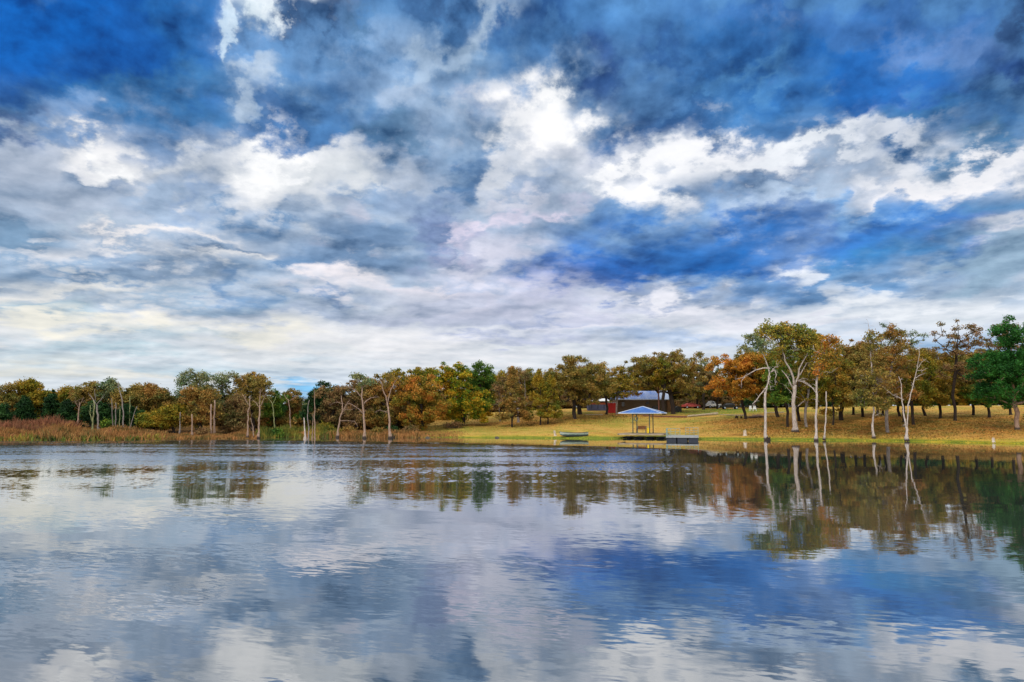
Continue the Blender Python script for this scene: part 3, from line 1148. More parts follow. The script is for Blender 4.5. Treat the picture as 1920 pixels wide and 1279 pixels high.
tree('oak with grey trunk standing right behind the white forked tree', (1713, 797), [(1716, 700, 38, 46), (1725, 740, 34, 22)], 'olive', **K(MID, n=60, leaves=76))
tree('slim dark oak behind the left stem of the white forked tree', (1695, 792), [(1690, 690, 34, 44)], 'brown', **K(MID, n=46, leaves=70))
tree('stout dark oak far back between the grey trunk and the forked tree', (1687, 781), [(1680, 705, 38, 40), (1672, 745, 34, 16)], 'olive', **K(MID, n=50))
tree('tall grey trunked oak with rusty orange crown near the water', (1664, 811), [(1676, 672, 44, 36), (1660, 705, 44, 36), (1680, 628, 30, 22), (1650, 735, 40, 22)], 'rust', bark='grey', **K(BIG, n=110, leaves=70, trunk=.24, size=.24, clump=.85))
tree('thin topped oak with sparse green tips over the rusty crown', (1655, 779), [(1655, 650, 30, 30), (1694, 634, 34, 24), (1668, 620, 26, 16)], 'teal', **K(MID, n=44, leaves=46, size=.22, clump=.8))
tree('small dark oak at the back of the lawn behind the pale bent trunk', (1645, 776), [(1632, 720, 36, 38)], 'brown', **K(MID))
tree('crooked dark oak with heavy low limbs leaning over the lawn', (1577, 788), [(1590, 705, 52, 46), (1610, 690, 40, 36), (1572, 735, 34, 20)], 'brown', **K(BIG, n=84))
tree('rust topped oak behind the yellow crown by the pole trunk', (1600, 778), [(1590, 664, 34, 28), (1612, 690, 34, 40), (1620, 655, 22, 16)], 'rust', **K(MID, n=60))
tree('young yellow orange oak with leaves hanging to the grass', (1562, 797), [(1565, 700, 34, 40), (1560, 740, 30, 34), (1556, 768, 24, 16), (1552, 655, 22, 20)], 'gold', **K(MID, n=74, trunk=.16))
tree('grey double trunked oak close behind the biggest white trunk', (1512, 801), [(1520, 700, 30, 42), (1510, 740, 28, 20)], 'olive', bark='grey', **K(MID, n=44))
tree('black trunked oak right behind the biggest white trunk', (1499, 790), [(1500, 660, 44, 44), (1520, 640, 26, 22)], 'olive', **K(MID, n=70, trunk=.24))
tree('leaning dark oak just left of the biggest white trunk', (1477, 801), [(1462, 712, 34, 34), (1475, 745, 26, 18)], 'green', **K(MID, n=46))
tree('oak with wide flared dark foot behind the white broken trunk', (1458, 782), [(1445, 700, 44, 38), (1430, 740, 36, 16), (1415, 690, 34, 26)], 'olive', **K(BIG, n=74, trunk=.3))
tree('bright orange oak with dark bare trunk left of the white broken tree', (1398, 786), [(1372, 720, 44, 38), (1400, 690, 42, 28), (1365, 690, 36, 26), (1398, 732, 34, 20)], 'orange', **K(BIG, n=150, trunk=.26))
tree('olive oak crown behind the orange oak and broken white tree', (1416, 768), [(1418, 698, 42, 42), (1400, 672, 30, 14)], 'olive', **K(MID, n=90), Y=165)
tree('pale topped oak far behind the orange oak', (1345, 766), [(1345, 690, 40, 22), (1330, 720, 34, 30)], 'teal', **K(MID, n=40, leaves=60), Y=172)
tree('tall rust oak filling the canopy behind the white footed trunk', (1618, 782), [(1622, 672, 30, 30), (1598, 668, 28, 24), (1610, 705, 40, 30)], 'rust', **K(MID, n=84, trunk=.24))
tree('olive oak between the white forked tree and the tall airy oak', (1735, 780), [(1738, 690, 30, 36), (1745, 665, 22, 18)], 'brown', **K(MID, n=66))
tree('brown oak behind the left boughs of the tall cedar', (1825, 779), [(1828, 690, 30, 34), (1820, 720, 30, 30)], 'brown', **K(MID, n=66))
# centre
tree('broad brown oak with double trunk in front of the cabin end', (1262, 771), [(1240, 698, 62, 38), (1275, 692, 50, 36), (1208, 692, 40, 28), (1280, 730, 42, 20), (1225, 730, 24, 9)], 'brown', **K(BIG, n=190, trunk=.46), Y=157)
tree('dark oak rising beside the utility pole in front of the cabin', (1245, 772), [(1248, 695, 30, 26), (1238, 715, 24, 12)], 'olive', **K(MID, n=50, trunk=.34), Y=155)
tree('dark trunked oak right of the cabin with brown crown', (1307, 766), [(1310, 700, 46, 36), (1315, 732, 40, 18)], 'brown', **K(BIG, n=110, trunk=.26))
tree('twin dark oak behind the one right of the cabin', (1319, 763), [(1330, 712, 30, 30)], 'dull', **K(MID, n=40, trunk=.3), Y=170)
tree('yellowing oak with dark forked trunk in front of the red door', (1137, 777), [(1130, 712, 38, 30), (1140, 734, 30, 14)], 'gold', **K(MID, n=84, leaves=66, trunk=.24))
tree('second yellowing oak with leaning grey trunk beside the cabin wall', (1156, 777), [(1170, 714, 38, 32), (1182, 734, 26, 14)], 'gold', **K(MID, n=74, leaves=66, bark='grey', trunk=.18))
tree('wide oak with grey split trunk and rounded top behind the boat', (1078, 786), [(1078, 704, 52, 36), (1048, 720, 42, 26), (1110, 718, 46, 28), (1085, 745, 50, 16)], 'brown', bark='dark', **K(BIG, n=190, trunk=.36))
tree('thick black oak trunk pair behind the split grey trunk', (1087, 777), [(1100, 705, 46, 36), (1075, 730, 38, 24)], 'dull', **K(BIG, n=76, trunk=.5))
tree('thin sapling with olive cone crown, left of two similar saplings', (1013, 797), [(1011, 738, 24, 40)], 'olive', 'young_tree', **K(SML, n=64, cone=True, leaves=70))
tree('thin sapling with drooping olive sprays, right of two similar saplings', (1027, 795), [(1032, 742, 21, 34)], 'olive', 'young_tree', **K(SML, n=54, cone=True, leaves=70))
tree('rust orange cone shaped tree standing alone on the lawn edge', (960, 801), [(961, 738, 27, 42)], 'rust', 'young_tree', **K(SML, n=90, cone=True, leaves=80, trunk=.16))
tree('pinkish brown oak behind the rust cone shaped tree', (972, 792), [(945, 725, 26, 28), (972, 715, 24, 24)], 'dull', bark='grey', **K(MID, n=56, leaves=60, trunk=.26))
tree('olive gold oak in the tree line above the saplings', (985, 772), [(970, 712, 44, 24), (1012, 714, 40, 24)], 'olive', **K(BIG, n=130, leaves=80), Y=160)
tree('round dark green oak on the right shoulder of the big green oak', (905, 792), [(890, 712, 32, 34), (905, 745, 26, 34)], 'green', **K(BIG, n=90))
tree('large green and gold oak with leaves down to the ground', (868, 799), [(843, 716, 40, 36), (868, 748, 44, 34), (890, 774, 36, 18), (845, 770, 40, 24), (850, 698, 30, 20)], 'oakgreen', **K(BIG, n=190, leaves=110, trunk=.3))
tree('large orange tree leaning over the end of the lawn', (790, 808), [(790, 740, 36, 42), (805, 765, 32, 34), (765, 730, 30, 34), (785, 785, 34, 20)], 'autumn', **K(BIG, n=150, leaves=110))
tree('olive topped oak behind the large orange tree', (775, 800), [(760, 712, 40, 22), (795, 706, 34, 20)], 'olive', **K(BIG, n=70))
tree('deep rust oak crown behind the pale trunk near the lawn', (742, 806), [(730, 735, 30, 36), (745, 770, 28, 26), (720, 780, 26, 24)], 'rust', **K(BIG, n=96))
tree('rust and green oak between the two tall pale trunks', (706, 806), [(700, 740, 26, 36), (700, 785, 26, 18)], 'rust', **K(BIG, n=74))
tree('dull brown oak behind the tallest pale trunk in the water', (668, 806), [(662, 742, 30, 30), (665, 780, 28, 22)], 'dull', **K(BIG, n=84))
tree('brown oak with low branches behind the bent pale trunk', (625, 806), [(622, 748, 30, 26), (612, 780, 26, 22)], 'dull', **K(BIG, n=80))
tree('round brown tree standing beside the low gap in the woods', (545, 802), [(546, 752, 18, 24), (540, 778, 16, 20)], 'rust', **K(MID, n=60))
tree('brown domed oak above the two pale trunks at the cove', (474, 808), [(472, 714, 30, 16), (462, 735, 30, 22), (490, 735, 18, 26), (470, 765, 28, 20)], 'brown', **K(BIG, n=110, leaves=80))
tree('tall airy green oak, left of two rising above the woods', (368, 806), [(368, 706, 32, 12), (360, 725, 26, 16), (350, 745, 20, 16)], 'teal', **K(BIG, n=64, leaves=56, trunk=.22, size=.24))
tree('tall airy green oak, right of two rising above the woods', (420, 806), [(420, 710, 26, 12), (400, 722, 26, 14), (415, 745, 26, 20)], 'teal', **K(BIG, n=60, leaves=56, trunk=.22, size=.24))
tree('orange brown oak below the airy green tops', (372, 812), [(375, 748, 28, 26), (385, 775, 28, 22), (360, 785, 24, 18)], 'rust', **K(BIG, n=96))
tree('greyish brown shrub like tree between the two pairs of pale trunks', (440, 814), [(440, 765, 22, 28), (435, 795, 26, 16)], 'dull', **K(MID, n=80))
tree('green yellow bushy tree behind the reed edge by the orange oak', (325, 812), [(322, 780, 26, 20), (300, 790, 26, 14)], 'olive', **K(MID, n=70))
tree('brown round topped oak at the left end of the airy oaks', (292, 804), [(290, 744, 30, 24), (310, 765, 24, 24)], 'rust', **K(BIG, n=86))
tree('brown oak with yellow tips above the row of bare grey trunks', (252, 802), [(250, 742, 30, 22), (262, 762, 26, 22)], 'brown', **K(BIG, n=86))
tree('green feathery oak top sticking up behind the bare grey trunks', (206, 800), [(204, 722, 16, 10), (208, 740, 18, 18)], 'teal', **K(MID, n=34, leaves=56))
tree('dark domed oak over the pale forked trunk on the left', (172, 800), [(172, 732, 28, 14), (160, 745, 24, 16), (186, 750, 22, 18)], 'brown', **K(BIG, n=84))
tree('small round oak crown between the two pointed dark cedars', (78, 798), [(78, 752, 22, 20)], 'olive', **K(MID, n=44))
tree('yellow green oak with the tallest crown at the far left', (54, 798), [(54, 724, 18, 12), (50, 745, 28, 18)], 'olive', **K(BIG, n=74))
tree('green yellow oak between the pointed cedar and domed oak', (128, 798), [(122, 742, 26, 16), (135, 755, 20, 16)], 'olive', **K(BIG, n=64))
tree('orange tinged oak at the left edge of the woods', (8, 800), [(6, 745, 22, 26), (22, 760, 20, 20)], 'brown', **K(MID, n=56))
tree('dark pointed cedar with the sharpest top in the left woods', (97, 802), [(97, 768, 15, 34)], 'dark', 'cedar_tree', **K(SML, n=80, cone=True, leaves=120))
tree('dark broad cedar below the yellow green oak', (48, 802), [(44, 774, 19, 28)], 'dark', 'cedar_tree', **K(SML, n=90, cone=True, leaves=120))
tree('squat dark cedar right of the sharp pointed one', (124, 803), [(126, 780, 20, 26)], 'dark', 'cedar_tree', **K(SML, n=80, cone=True, leaves=120))
tree('black green cedar cut by the left edge of the view', (2, 806), [(4, 785, 20, 24)], 'dark', 'cedar_tree', **K(SML, n=80, cone=True, leaves=120))
tree('low dark tree filling in beneath the forked pale trunk', (192, 803), [(196, 780, 18, 14), (180, 775, 18, 18)], 'dark', **K(MID, n=60, leaves=110))
tree('dark green tree in shade right of the bare grey trunks', (262, 808), [(262, 785, 18, 18), (240, 780, 20, 20)], 'dark', **K(MID, n=60, leaves=110))
tree('low green yellow tree at the reed edge left of the orange oak', (286, 811), [(283, 788, 22, 12)], 'olive', **K(MID, n=50, leaves=110))
tree('green tree filling the gap behind the forked cove trunk', (515, 804), [(512, 768, 22, 20), (520, 745, 16, 12)], 'green', **K(MID, n=60, leaves=100))
tree('dark green tree behind the cluster of thin stakes', (588, 806), [(586, 772, 20, 22), (592, 752, 16, 20)], 'dark', **K(MID, n=60, leaves=100))
tree('tiny dark tuft topped oak above the brown oaks', (606, 802), [(605, 720, 10, 6), (600, 740, 20, 14)], 'dark', **K(MID, n=30, leaves=70))

# ======================= bare and pale trees =======================
WHITE = 'white'
snag('white broken trunk with limbs sagging down its top, at the waterline', (1436, 824.8), [
    ([(1436, 825), (1435, 790), (1434, 760), (1435, 735)], .30, .22),
    ([(1435, 738), (1441, 716), (1445, 700), (1444, 690), (1438, 670), (1433, 655), (1430, 640)], .17, .06),
    ([(1444, 691), (1432, 690), (1418, 694), (1404, 702), (1394, 708), (1380, 711)], .12, .03),
    ([(1396, 707), (1390, 715), (1391, 727)], .05, .02),
    ([(1438, 724), (1430, 735), (1423, 744), (1418, 751), (1411, 757), (1415, 763)], .11, .03),
    ([(1445, 698), (1452, 694), (1455, 703), (1452, 714), (1454, 722)], .10, .03),
    ([(1445, 705), (1441, 716), (1446, 725), (1446, 731)], .08, .03),
    ([(1447, 696), (1455, 688), (1461, 688), (1458, 679)], .08, .02),
    ([(1449, 692), (1456, 696), (1460, 700)], .06, .02),
    ([(1435, 655), (1424, 640), (1416, 628), (1408, 630)], .05, .02)], leaf=[(1424, 645, 22, 14, 'teal', 22), (1408, 634, 14, 8, 'teal', 10), (1400, 655, 14, 8, 'teal', 8)])
snag('biggest white oak with thick forked trunk and high domed green crown', (1491, 810), [
    ([(1491, 810), (1489, 780), (1488, 750), (1490, 722)], .52, .38),
    ([(1489, 725), (1486, 708), (1480, 694), (1470, 680), (1467, 668), (1462, 655), (1452, 646)], .26, .07),
    ([(1491, 722), (1496, 706), (1498, 692), (1505, 678), (1513, 664), (1520, 652), (1530, 641)], .22, .05),
    ([(1494, 712), (1502, 700), (1510, 688), (1514, 680)], .12, .04),
    ([(1487, 728), (1480, 714), (1474, 702), (1468, 694)], .13, .05),
    ([(1494, 714), (1508, 716), (1518, 722), (1528, 735)], .11, .05),
    ([(1497, 713), (1506, 710), (1515, 711)], .06, .02),
    ([(1485, 740), (1479, 730), (1473, 722)], .05, .02),
    ([(1496, 762), (1503, 756), (1510, 751)], .07, .03),
    ([(1452, 646), (1440, 634), (1430, 622)], .06, .02),
    ([(1466, 665), (1474, 640), (1478, 618)], .08, .02),
    ([(1520, 652), (1514, 630), (1505, 615)], .06, .02)],
    leaf=[(1455, 622, 44, 22, 'sparse', 100), (1490, 628, 38, 20, 'sparse', 90), (1515, 648, 22, 18, 'sparse', 40), (1470, 658, 38, 22, 'sparse', 60)], name='oak_tree')
snag('tall straight white trunk with thin raised arms, at the waterline', (1531, 826.6), [
    ([(1531, 827), (1530, 790), (1531, 750), (1531, 716), (1532, 700)], .24, .17),
    ([(1532, 702), (1539, 688), (1541, 672), (1543, 664), (1552, 656), (1556, 645)], .15, .03),
    ([(1542, 667), (1535, 661), (1527, 658), (1524, 648)], .07, .02),
    ([(1533, 704), (1542, 699), (1552, 697), (1562, 698), (1574, 689)], .07, .02),
    ([(1530, 738), (1524, 728), (1514, 722), (1502, 714)], .09, .04),
    ([(1541, 672), (1543, 655), (1541, 640)], .06, .02)],
    leaf=[(1552, 668, 26, 20, 'autumn', 34), (1556, 640, 20, 10, 'autumn', 16), (1530, 690, 18, 20, 'autumn', 14)])
snag('slim white pole of a trunk with a snapped top, no branches', (1546, 826), [([(1546, 826), (1547, 800), (1549, 770), (1549, 734)], .16, .11)])
snag('white footed trunk rising into rusty leaves beside the grey one', (1638, 822.5), [
    ([(1639, 823), (1636, 805), (1637, 780), (1638, 750), (1637, 720), (1634, 690), (1633, 668)], .24, .10),
    ([(1633, 670), (1636, 640), (1637, 610), (1635, 600)], .08, .02),
    ([(1638, 745), (1650, 730), (1658, 715)], .08, .03),
    ([(1637, 720), (1624, 708), (1612, 704)], .08, .03),
    ([(1640, 780), (1648, 775), (1654, 776)], .04, .02)],
    leaf=[(1638, 715, 36, 34, 'brown', 80), (1620, 745, 28, 18, 'brown', 46), (1650, 755, 28, 12, 'brown', 34), (1636, 650, 18, 30, 'brown', 34)])
snag('white tree forked low into two bare stems, at the waterline', (1701, 827.6), [
    ([(1701, 828), (1700, 812), (1699, 800)], .27, .24),
    ([(1699, 803), (1697, 780), (1695, 755), (1697, 730), (1696, 712), (1693, 705)], .17, .05),
    ([(1700, 802), (1703, 780), (1704, 760), (1709, 738), (1713, 722), (1718, 706), (1722, 690), (1724, 665), (1727, 645)], .15, .03),
    ([(1717, 709), (1724, 704), (1734, 700)], .07, .03),
    ([(1695, 750), (1684, 745), (1672, 741), (1660, 732)], .07, .02),
    ([(1722, 690), (1730, 679), (1738, 673)], .05, .02),
    ([(1720, 695), (1730, 695), (1736, 692)], .04, .02)])
snag('thin bare pale tree behind the rust cone shaped tree', (938, 790), [
    ([(938, 790), (936, 770), (935, 755), (938, 735), (934, 720)], .15, .06),
    ([(936, 760), (930, 758), (926, 761)], .06, .03), ([(935, 757), (942, 752), (947, 749)], .06, .02), ([(938, 738), (944, 726), (950, 712)], .05, .02)], bark='grey')
snag('bare pale crown standing above the olive gold oak', (985, 775), [
    ([(985, 775), (985, 745), (984, 715), (983, 700)], .16, .07), ([(984, 715), (990, 708), (998, 706)], .06, .02), ([(984, 722), (976, 712), (972, 706)], .06, .02)], bark='grey', Y=156)
# cove
snag('tallest pale bare tree in the cove with wide arching limbs', (683.5, 822), [
    ([(684, 823), (683, 795), (682, 775), (680, 757), (678, 742), (679, 725)], .27, .12),
    ([(677, 744), (670, 735), (662, 729), (654, 726), (645, 724)], .10, .02),
    ([(682, 757), (689, 750), (695, 746), (703, 745), (710, 744)], .09, .02),
    ([(680, 775), (673, 767), (666, 762), (656, 757), (650, 757)], .09, .02),
    ([(679, 730), (675, 715), (672, 708), (664, 697)], .08, .02),
    ([(679, 728), (686, 722), (690, 712)], .05, .02)],
    bark='tan', leaf=[(672, 707, 12, 6, 'teal', 12), (690, 718, 14, 6, 'rust', 8)])
snag('bent pale bare tree in the cove with a drooping lower branch', (632.5, 820.5), [
    ([(632, 821), (635, 800), (637, 785), (642, 772), (642, 757), (640, 742)], .22, .09),
    ([(643, 770), (648, 760), (653, 753), (656, 750)], .09, .03),
    ([(641, 773), (648, 768), (655, 768), (661, 768)], .06, .02),
    ([(638, 789), (650, 789), (664, 790), (671, 800)], .06, .03),
    ([(641, 757), (632, 754), (624, 756), (618, 760)], .05, .02)], bark='tan')
snag('pale forked bare tree in the cove nearest the lawn', (732, 822), [
    ([(732, 823), (730, 800), (730, 785), (728, 765), (726, 755)], .26, .16),
    ([(726, 757), (723, 743), (718, 732), (716, 720), (712, 711)], .12, .04),
    ([(727, 755), (730, 740), (733, 730), (738, 720), (744, 711)], .11, .03),
    ([(727, 774), (720, 771), (712, 769), (702, 773)], .07, .02)], bark='tan')
for lab, pts, r0, r1, brk in (
        ('shortest and thickest pointed stake of the cluster in the cove', [(573, 824), (571, 800), (570, 783)], .24, .08, 'white'),
        ('tall stake with a slight bend in the cluster in the cove', [(578, 824), (578, 795), (577, 765), (580, 750)], .15, .05, 'grey'),
        ('thin short stake between two taller ones in the cove', [(585, 823), (586, 800), (587, 776)], .10, .03, 'tan'),
        ('tallest straight stake at the right of the cluster in the cove', [(591, 823), (590, 790), (590, 760), (589, 728)], .14, .03, 'tan')):
    snag(lab, pts[0], [(pts, r0, r1)], bark=brk, name='dead_tree', Y=CAM_H * F / (pts[0][1] - 776), group='bare stakes standing in the cove')
snag('pale trunk forking into three arms under the brown domed oak', (483.5, 823), [
    ([(484, 823.4), (485, 800), (487, 778), (487, 760)], .22, .14), ([(487, 762), (486, 745), (487, 730)], .10, .03), ([(486, 764), (480, 755), (474, 749)], .07, .02), ([(488, 762), (493, 750), (497, 741)], .08, .02)], bark='tan')
snag('leaning thin pale trunk touching a shorter prop beside it', (464, 821.5), [
    ([(464, 822.5), (465, 800), (465, 778), (468, 755), (469, 742)], .19, .07), ([(476, 822), (472, 800), (467, 784)], .10, .05), ([(467, 760), (460, 748), (452, 738)], .07, .02)], bark='tan')
snag('greenish pale trunk with a neat open fork in the cove gap', (515, 812), [
    ([(515, 812), (514, 785), (512, 765), (511, 757)], .16, .10), ([(511, 758), (505, 750), (501, 744)], .08, .04), ([(512, 757), (515, 750), (517, 743)], .07, .03)], bark='green')
snag('orange toned trunk with curling arms under the round brown tree', (545, 811), [
    ([(545, 811), (544, 785), (543, 765), (540, 748)], .16, .09), ([(542, 752), (550, 747), (556, 744), (561, 738)], .06, .02), ([(540, 750), (535, 745), (533, 740)], .06, .02)], bark='tan')
snag('left one of two straight pale trunks standing close together', (395, 817), [([(395, 817), (395.5, 790), (396, 758)], .20, .15)], bark='tan')
snag('right one of two straight pale trunks standing close together', (401.5, 816), [([(401.5, 816), (402, 790), (402.5, 750)], .20, .14)], bark='tan')
snag('short pale trunk alone at the foot of the orange oak', (360, 820), [([(360, 820), (360, 800), (360, 777)], .17, .12)], bark='tan')
snag('short grey trunk behind the reeds left of the orange oak', (337, 814), [([(337, 814), (337.5, 795), (338, 773)], .15, .10)], bark='grey')
snag('pale trunk with orange top at the right end of the tall reeds', (147, 809), [([(147, 809), (147, 785), (148, 768), (150, 755)], .20, .12), ([(148, 765), (144, 757), (142, 750)], .06, .02), ([(150, 757), (155, 750), (158, 745)], .06, .02)], bark='tan')
snag('mossy trunk with a second bent stem beside the forked pale trunk', (173, 811), [([(173, 811), (174, 785), (177, 765), (175, 750)], .19, .10), ([(172, 790), (167, 775), (165, 760)], .09, .05)], bark='green')
snag('pale trunk spreading into a wide fork over the reeds', (184.5, 812), [([(184.5, 812), (183.5, 785), (182, 765), (181, 758)], .22, .15), ([(181, 760), (176, 750), (172, 745), (166, 740)], .10, .03), ([(182, 758), (190, 750), (196, 742)], .10, .03), ([(179, 752), (179, 740), (178, 730)], .07, .03)], bark='grey')
for lab, pts, r0, brk in (
        ('straight grey bare trunk at the left of the bare trunk row', [(212, 809), (210, 770), (209, 747)], .13, 'grey'),
        ('bare trunk with a small side knob in the bare trunk row', [(217, 810), (217, 780), (217, 755)], .14, 'grey'),
        ('short mossy bare trunk in the middle of the bare trunk row', [(224, 810), (224.5, 785), (225, 766)], .11, 'green'),
        ('thickest bare trunk bending left at the top of the bare trunk row', [(231, 810), (231, 770), (229, 750), (223, 730), (222, 715)], .16, 'grey'),
        ('yellowish bare trunk standing apart right of the bare trunk row', [(243, 809), (243, 775), (243.5, 745)], .12, 'green'),
        ('slanting thin bare trunk at the right of the bare trunk row', [(240, 811), (250, 782), (257, 762)], .10, 'grey')):
    snag(lab, pts[0], [(pts, r0 * 1.1, r0 * .5)], bark=brk, group='bare trunks over the reeds')


# ------------------------------------------------------------------ woods behind, shrubs, reeds
def woods(name, label, x0, x1, top_fn, Y, pal, cnt, depth=14, seed=5, size=.34, wmin=1.9, jit=14, dens=1.0):
    """far mass of woodland: many crowns and stems that read as one"""
    rs = np.random.RandomState(seed)
    rnd = random.Random(seed)
    P = []
    mb = MB()
    for i in range(cnt):
        px = x0 + (x1 - x0) * (i + rs.rand()) / cnt
        yy = Y + rs.rand() * depth
        p = at(px, 776, yy)
        g = gz(p[0], yy)
        top = at(px, top_fn(px) + rs.rand() * jit, yy)[2]
        h = max(top - g, 2.2)
        w = max(wmin, h * (.22 + .16 * rs.rand()))
        mb.tube([(p[0], yy, g - .2), (p[0] + rnd.uniform(-.3, .3), yy, g + h * .5), (p[0] + rnd.uniform(-.6, .6), yy, g + h * .85)], [.16, .11, .03], 5, cap=False)
        for _ in range(int((16 + 3 * w * h * .5) * dens)):
            v = rs.normal(size=3)
            v /= np.linalg.norm(v)
            c = np.array([p[0], yy, g + h * .50]) + v * np.array([w, w, h * .42]) * rs.rand() ** .4
            v = rs.normal(size=(50, 3))
            v /= np.linalg.norm(v, axis=1)[:, None]
            e = v * (rs.rand(50) ** .6)[:, None] * np.array([.85, .85, .5])
            P.append(c + e)
    V = leaf_quads(rs, np.vstack(P), size)
    me = quads_mesh(name, V, LEAF[pal])
    o = bpy.data.objects.new(name, me)
    C.objects.link(o)
    tag(o, label, 'woods', kind='stuff')
    s = mb.obj('stems', BARK['dark'], o)
    return o


def T(a, b, w=.05, q=0.0):
    return lambda x: a + b * math.sin(x * w + q)


woods('woods', 'brown wood massed behind the trees of the left bank', -160, 520, T(734, 6, .03), 150, 'brown', 56, seed=5)
woods('woods', 'olive wood massed behind the brown trees of the left bank', -160, 520, T(738, 8, .045, 1), 148, 'olive', 44, seed=15)
woods('woods', 'dark green understorey massed at the foot of the left woods', -160, 330, T(772, 8), 140, 'dark', 34, depth=6, seed=8, jit=20)
woods('woods', 'mixed green understorey at the foot of the left woods', -160, 770, T(772, 8, .04, 2), 138, 'green', 40, depth=6, seed=18, jit=24)
woods('woods', 'dull brown understorey at the foot of the left woods', 130, 790, T(764, 10, .07, 3), 140, 'dull', 48, depth=7, seed=28, jit=26)
woods('woods', 'rusty understorey thicket along the cove', 330, 790, T(778, 8, .06, 1), 137, 'rust', 34, depth=5, seed=38, jit=24)
woods('woods', 'dusky wood massed behind the bare trees of the cove', 590, 850, lambda x: 734 - (x - 590) * .07, 156, 'dull', 34, seed=6)
woods('woods', 'olive wood massed behind the cabin and oaks', 880, 1420, T(694, 6, .04), 186, 'olive', 50, depth=22, seed=7, size=.4, wmin=2.6)
woods('woods', 'brown wood massed behind the cabin and oaks', 900, 1420, T(700, 6, .06, 1), 184, 'brown', 40, depth=18, seed=17, size=.4, wmin=2.6)
woods('woods', 'low dull scrub at the back of the field behind the cabin', 880, 1460, T(742, 6), 181, 'dull', 60, depth=8, seed=33, size=.34, wmin=2.4)
woods('woods', 'olive brown wood massed behind the lawn on the right', 1400, 2150, T(650, 12, .03), 180, 'brown', 70, depth=20, seed=9, size=.38, wmin=2.6)
woods('woods', 'shaded low scrub massed along the back of the right lawn', 1400, 2150, T(738, 6), 174, 'dark', 70, depth=8, seed=10, size=.3, wmin=2.4)
woods('woods', 'low dull scrub along the back of the right lawn', 1400, 2150, T(735, 8, .08), 173, 'olive', 50, depth=8, seed=20, size=.3, wmin=2.2)
woods('woods', 'thin blue green wood seen through the low gap of the cove', 470, 620, T(750, 3), 150, 'teal', 16, seed=12)


def shrub(label, b, rx, ry, pal, name='shrub', n=16, group=None, Y=None):
    SEED[0] += 7
    rs = np.random.RandomState(SEED[0])
    base = hit(*b) if Y is None else np.array([at(b[0], b[1], Y)[0], Y, gz(at(b[0], b[1], Y)[0], Y)])
    k = base[1] / F
    root = thing(name, label, 'shrub', tuple(base), 0, group)
    mb = MB()
    P = []
    for _ in range(n):
        v = rs.normal(size=3)
        v /= np.linalg.norm(v)
        c = np.array([v[0] * rx * k, v[1] * rx * k * .7, ry * k + v[2] * ry * k * .8]) * (1, 1, 1)
        c[2] = max(c[2], .15)
        P.append(c + rs.normal(size=(60, 3)) * np.array([.3, .3, .25]))
        mb.tube([(c[0] * .1, c[1] * .1, -.1), (c[0] * .6, c[1] * .6, c[2] * .6), tuple(c)], [.03, .02, .01], 3, cap=False)
    P = np.vstack(P)
    P[:, 2] = np.maximum(P[:, 2], .04)
    mb.obj('stem', BARK['grey'], root)
    o = bpy.data.objects.new('foliage', quads_mesh('foliage', leaf_quads(rs, P, .2), LEAF[pal]))
    C.objects.link(o)
    o.parent = root


shrub('bright green shrub at the water in the cove gap', (519, 819), 7, 6, 'green')
shrub('brown scrubby bush at the end of the lawn under the orange tree', (770, 813), 10, 7, 'dull')
shrub('low green bush beneath the bare trunk row', (205, 805), 11, 9, 'green')
shrub('yellow green shrub below the slanting bare trunk', (268, 808), 14, 9, 'olive')
shrub('grey brown bush left of the two straight pale trunks', (380, 818), 9, 6, 'dull')
shrub('rusty bush between the bent and tallest pale trees', (655, 815), 9, 6, 'rust')
shrub('rusty bush between the tallest and forked pale trees', (710, 816), 9, 6, 'rust')
shrub('olive bush behind the stakes of the cove', (610, 812), 12, 9, 'olive')
shrub('small tree like bush in the reeds at the left', (113, 795), 6, 8, 'olive')
shrub('dark clump of roots and weeds under the orange oak', (735, 812), 10, 6, 'dark')
shrub('straggly brown bush at the foot of the large green oak', (850, 803), 14, 5, 'dull')
shrub('tuft of yellow weeds beside the large orange tree', (787, 808), 5, 5, 'gold')


def blades(name, label, region, n, h0, h1, pal_mat, seed, width=.07, lean=.25, taper=False):
    rs = np.random.RandomState(seed)
    out = []
    X, Y = region(rs, n)
    d = shore_dist(X, Y)
    keep = d > -.25
    X, Y, d = X[keep], Y[keep], d[keep]
    Z = land_z(X, Y)
    Z = np.maximum(Z, -.1)
    m = len(X)
    pxs = 960 + X / Y * F
    h = (h0 + (h1 - h0) * rs.rand(m) ** 1.3) * (.8 + .75 * noise2(X, Y, .9, seed)) * (np.interp(pxs, [150, 318], [1.0, .55]) if taper else 1.0)
    h = np.maximum(h, .08)
    a = rs.rand(m) * PI
    w = width * (.6 + .8 * rs.rand(m))
    lx, ly = rs.normal(size=m) * lean * h, rs.normal(size=m) * lean * h
    V = np.empty((m, 4, 3))
    V[:, 0] = np.stack([X - np.cos(a) * w, Y - np.sin(a) * w, Z - .05], -1)
    V[:, 1] = np.stack([X + np.cos(a) * w, Y + np.sin(a) * w, Z - .05], -1)
    V[:, 2] = np.stack([X + lx * .9 + np.cos(a) * w * .5, Y + ly + np.sin(a) * w * .5, Z + h], -1)
    V[:, 3] = np.stack([X + lx * .5 - np.cos(a) * w * .7, Y + ly * .6 - np.sin(a) * w * .7, Z + h * .65], -1)
    o = bpy.data.objects.new(name, quads_mesh(name, V, pal_mat))
    C.objects.link(o)
    tag(o, label, 'grass' if 'grass' in name else 'reeds', kind='stuff')


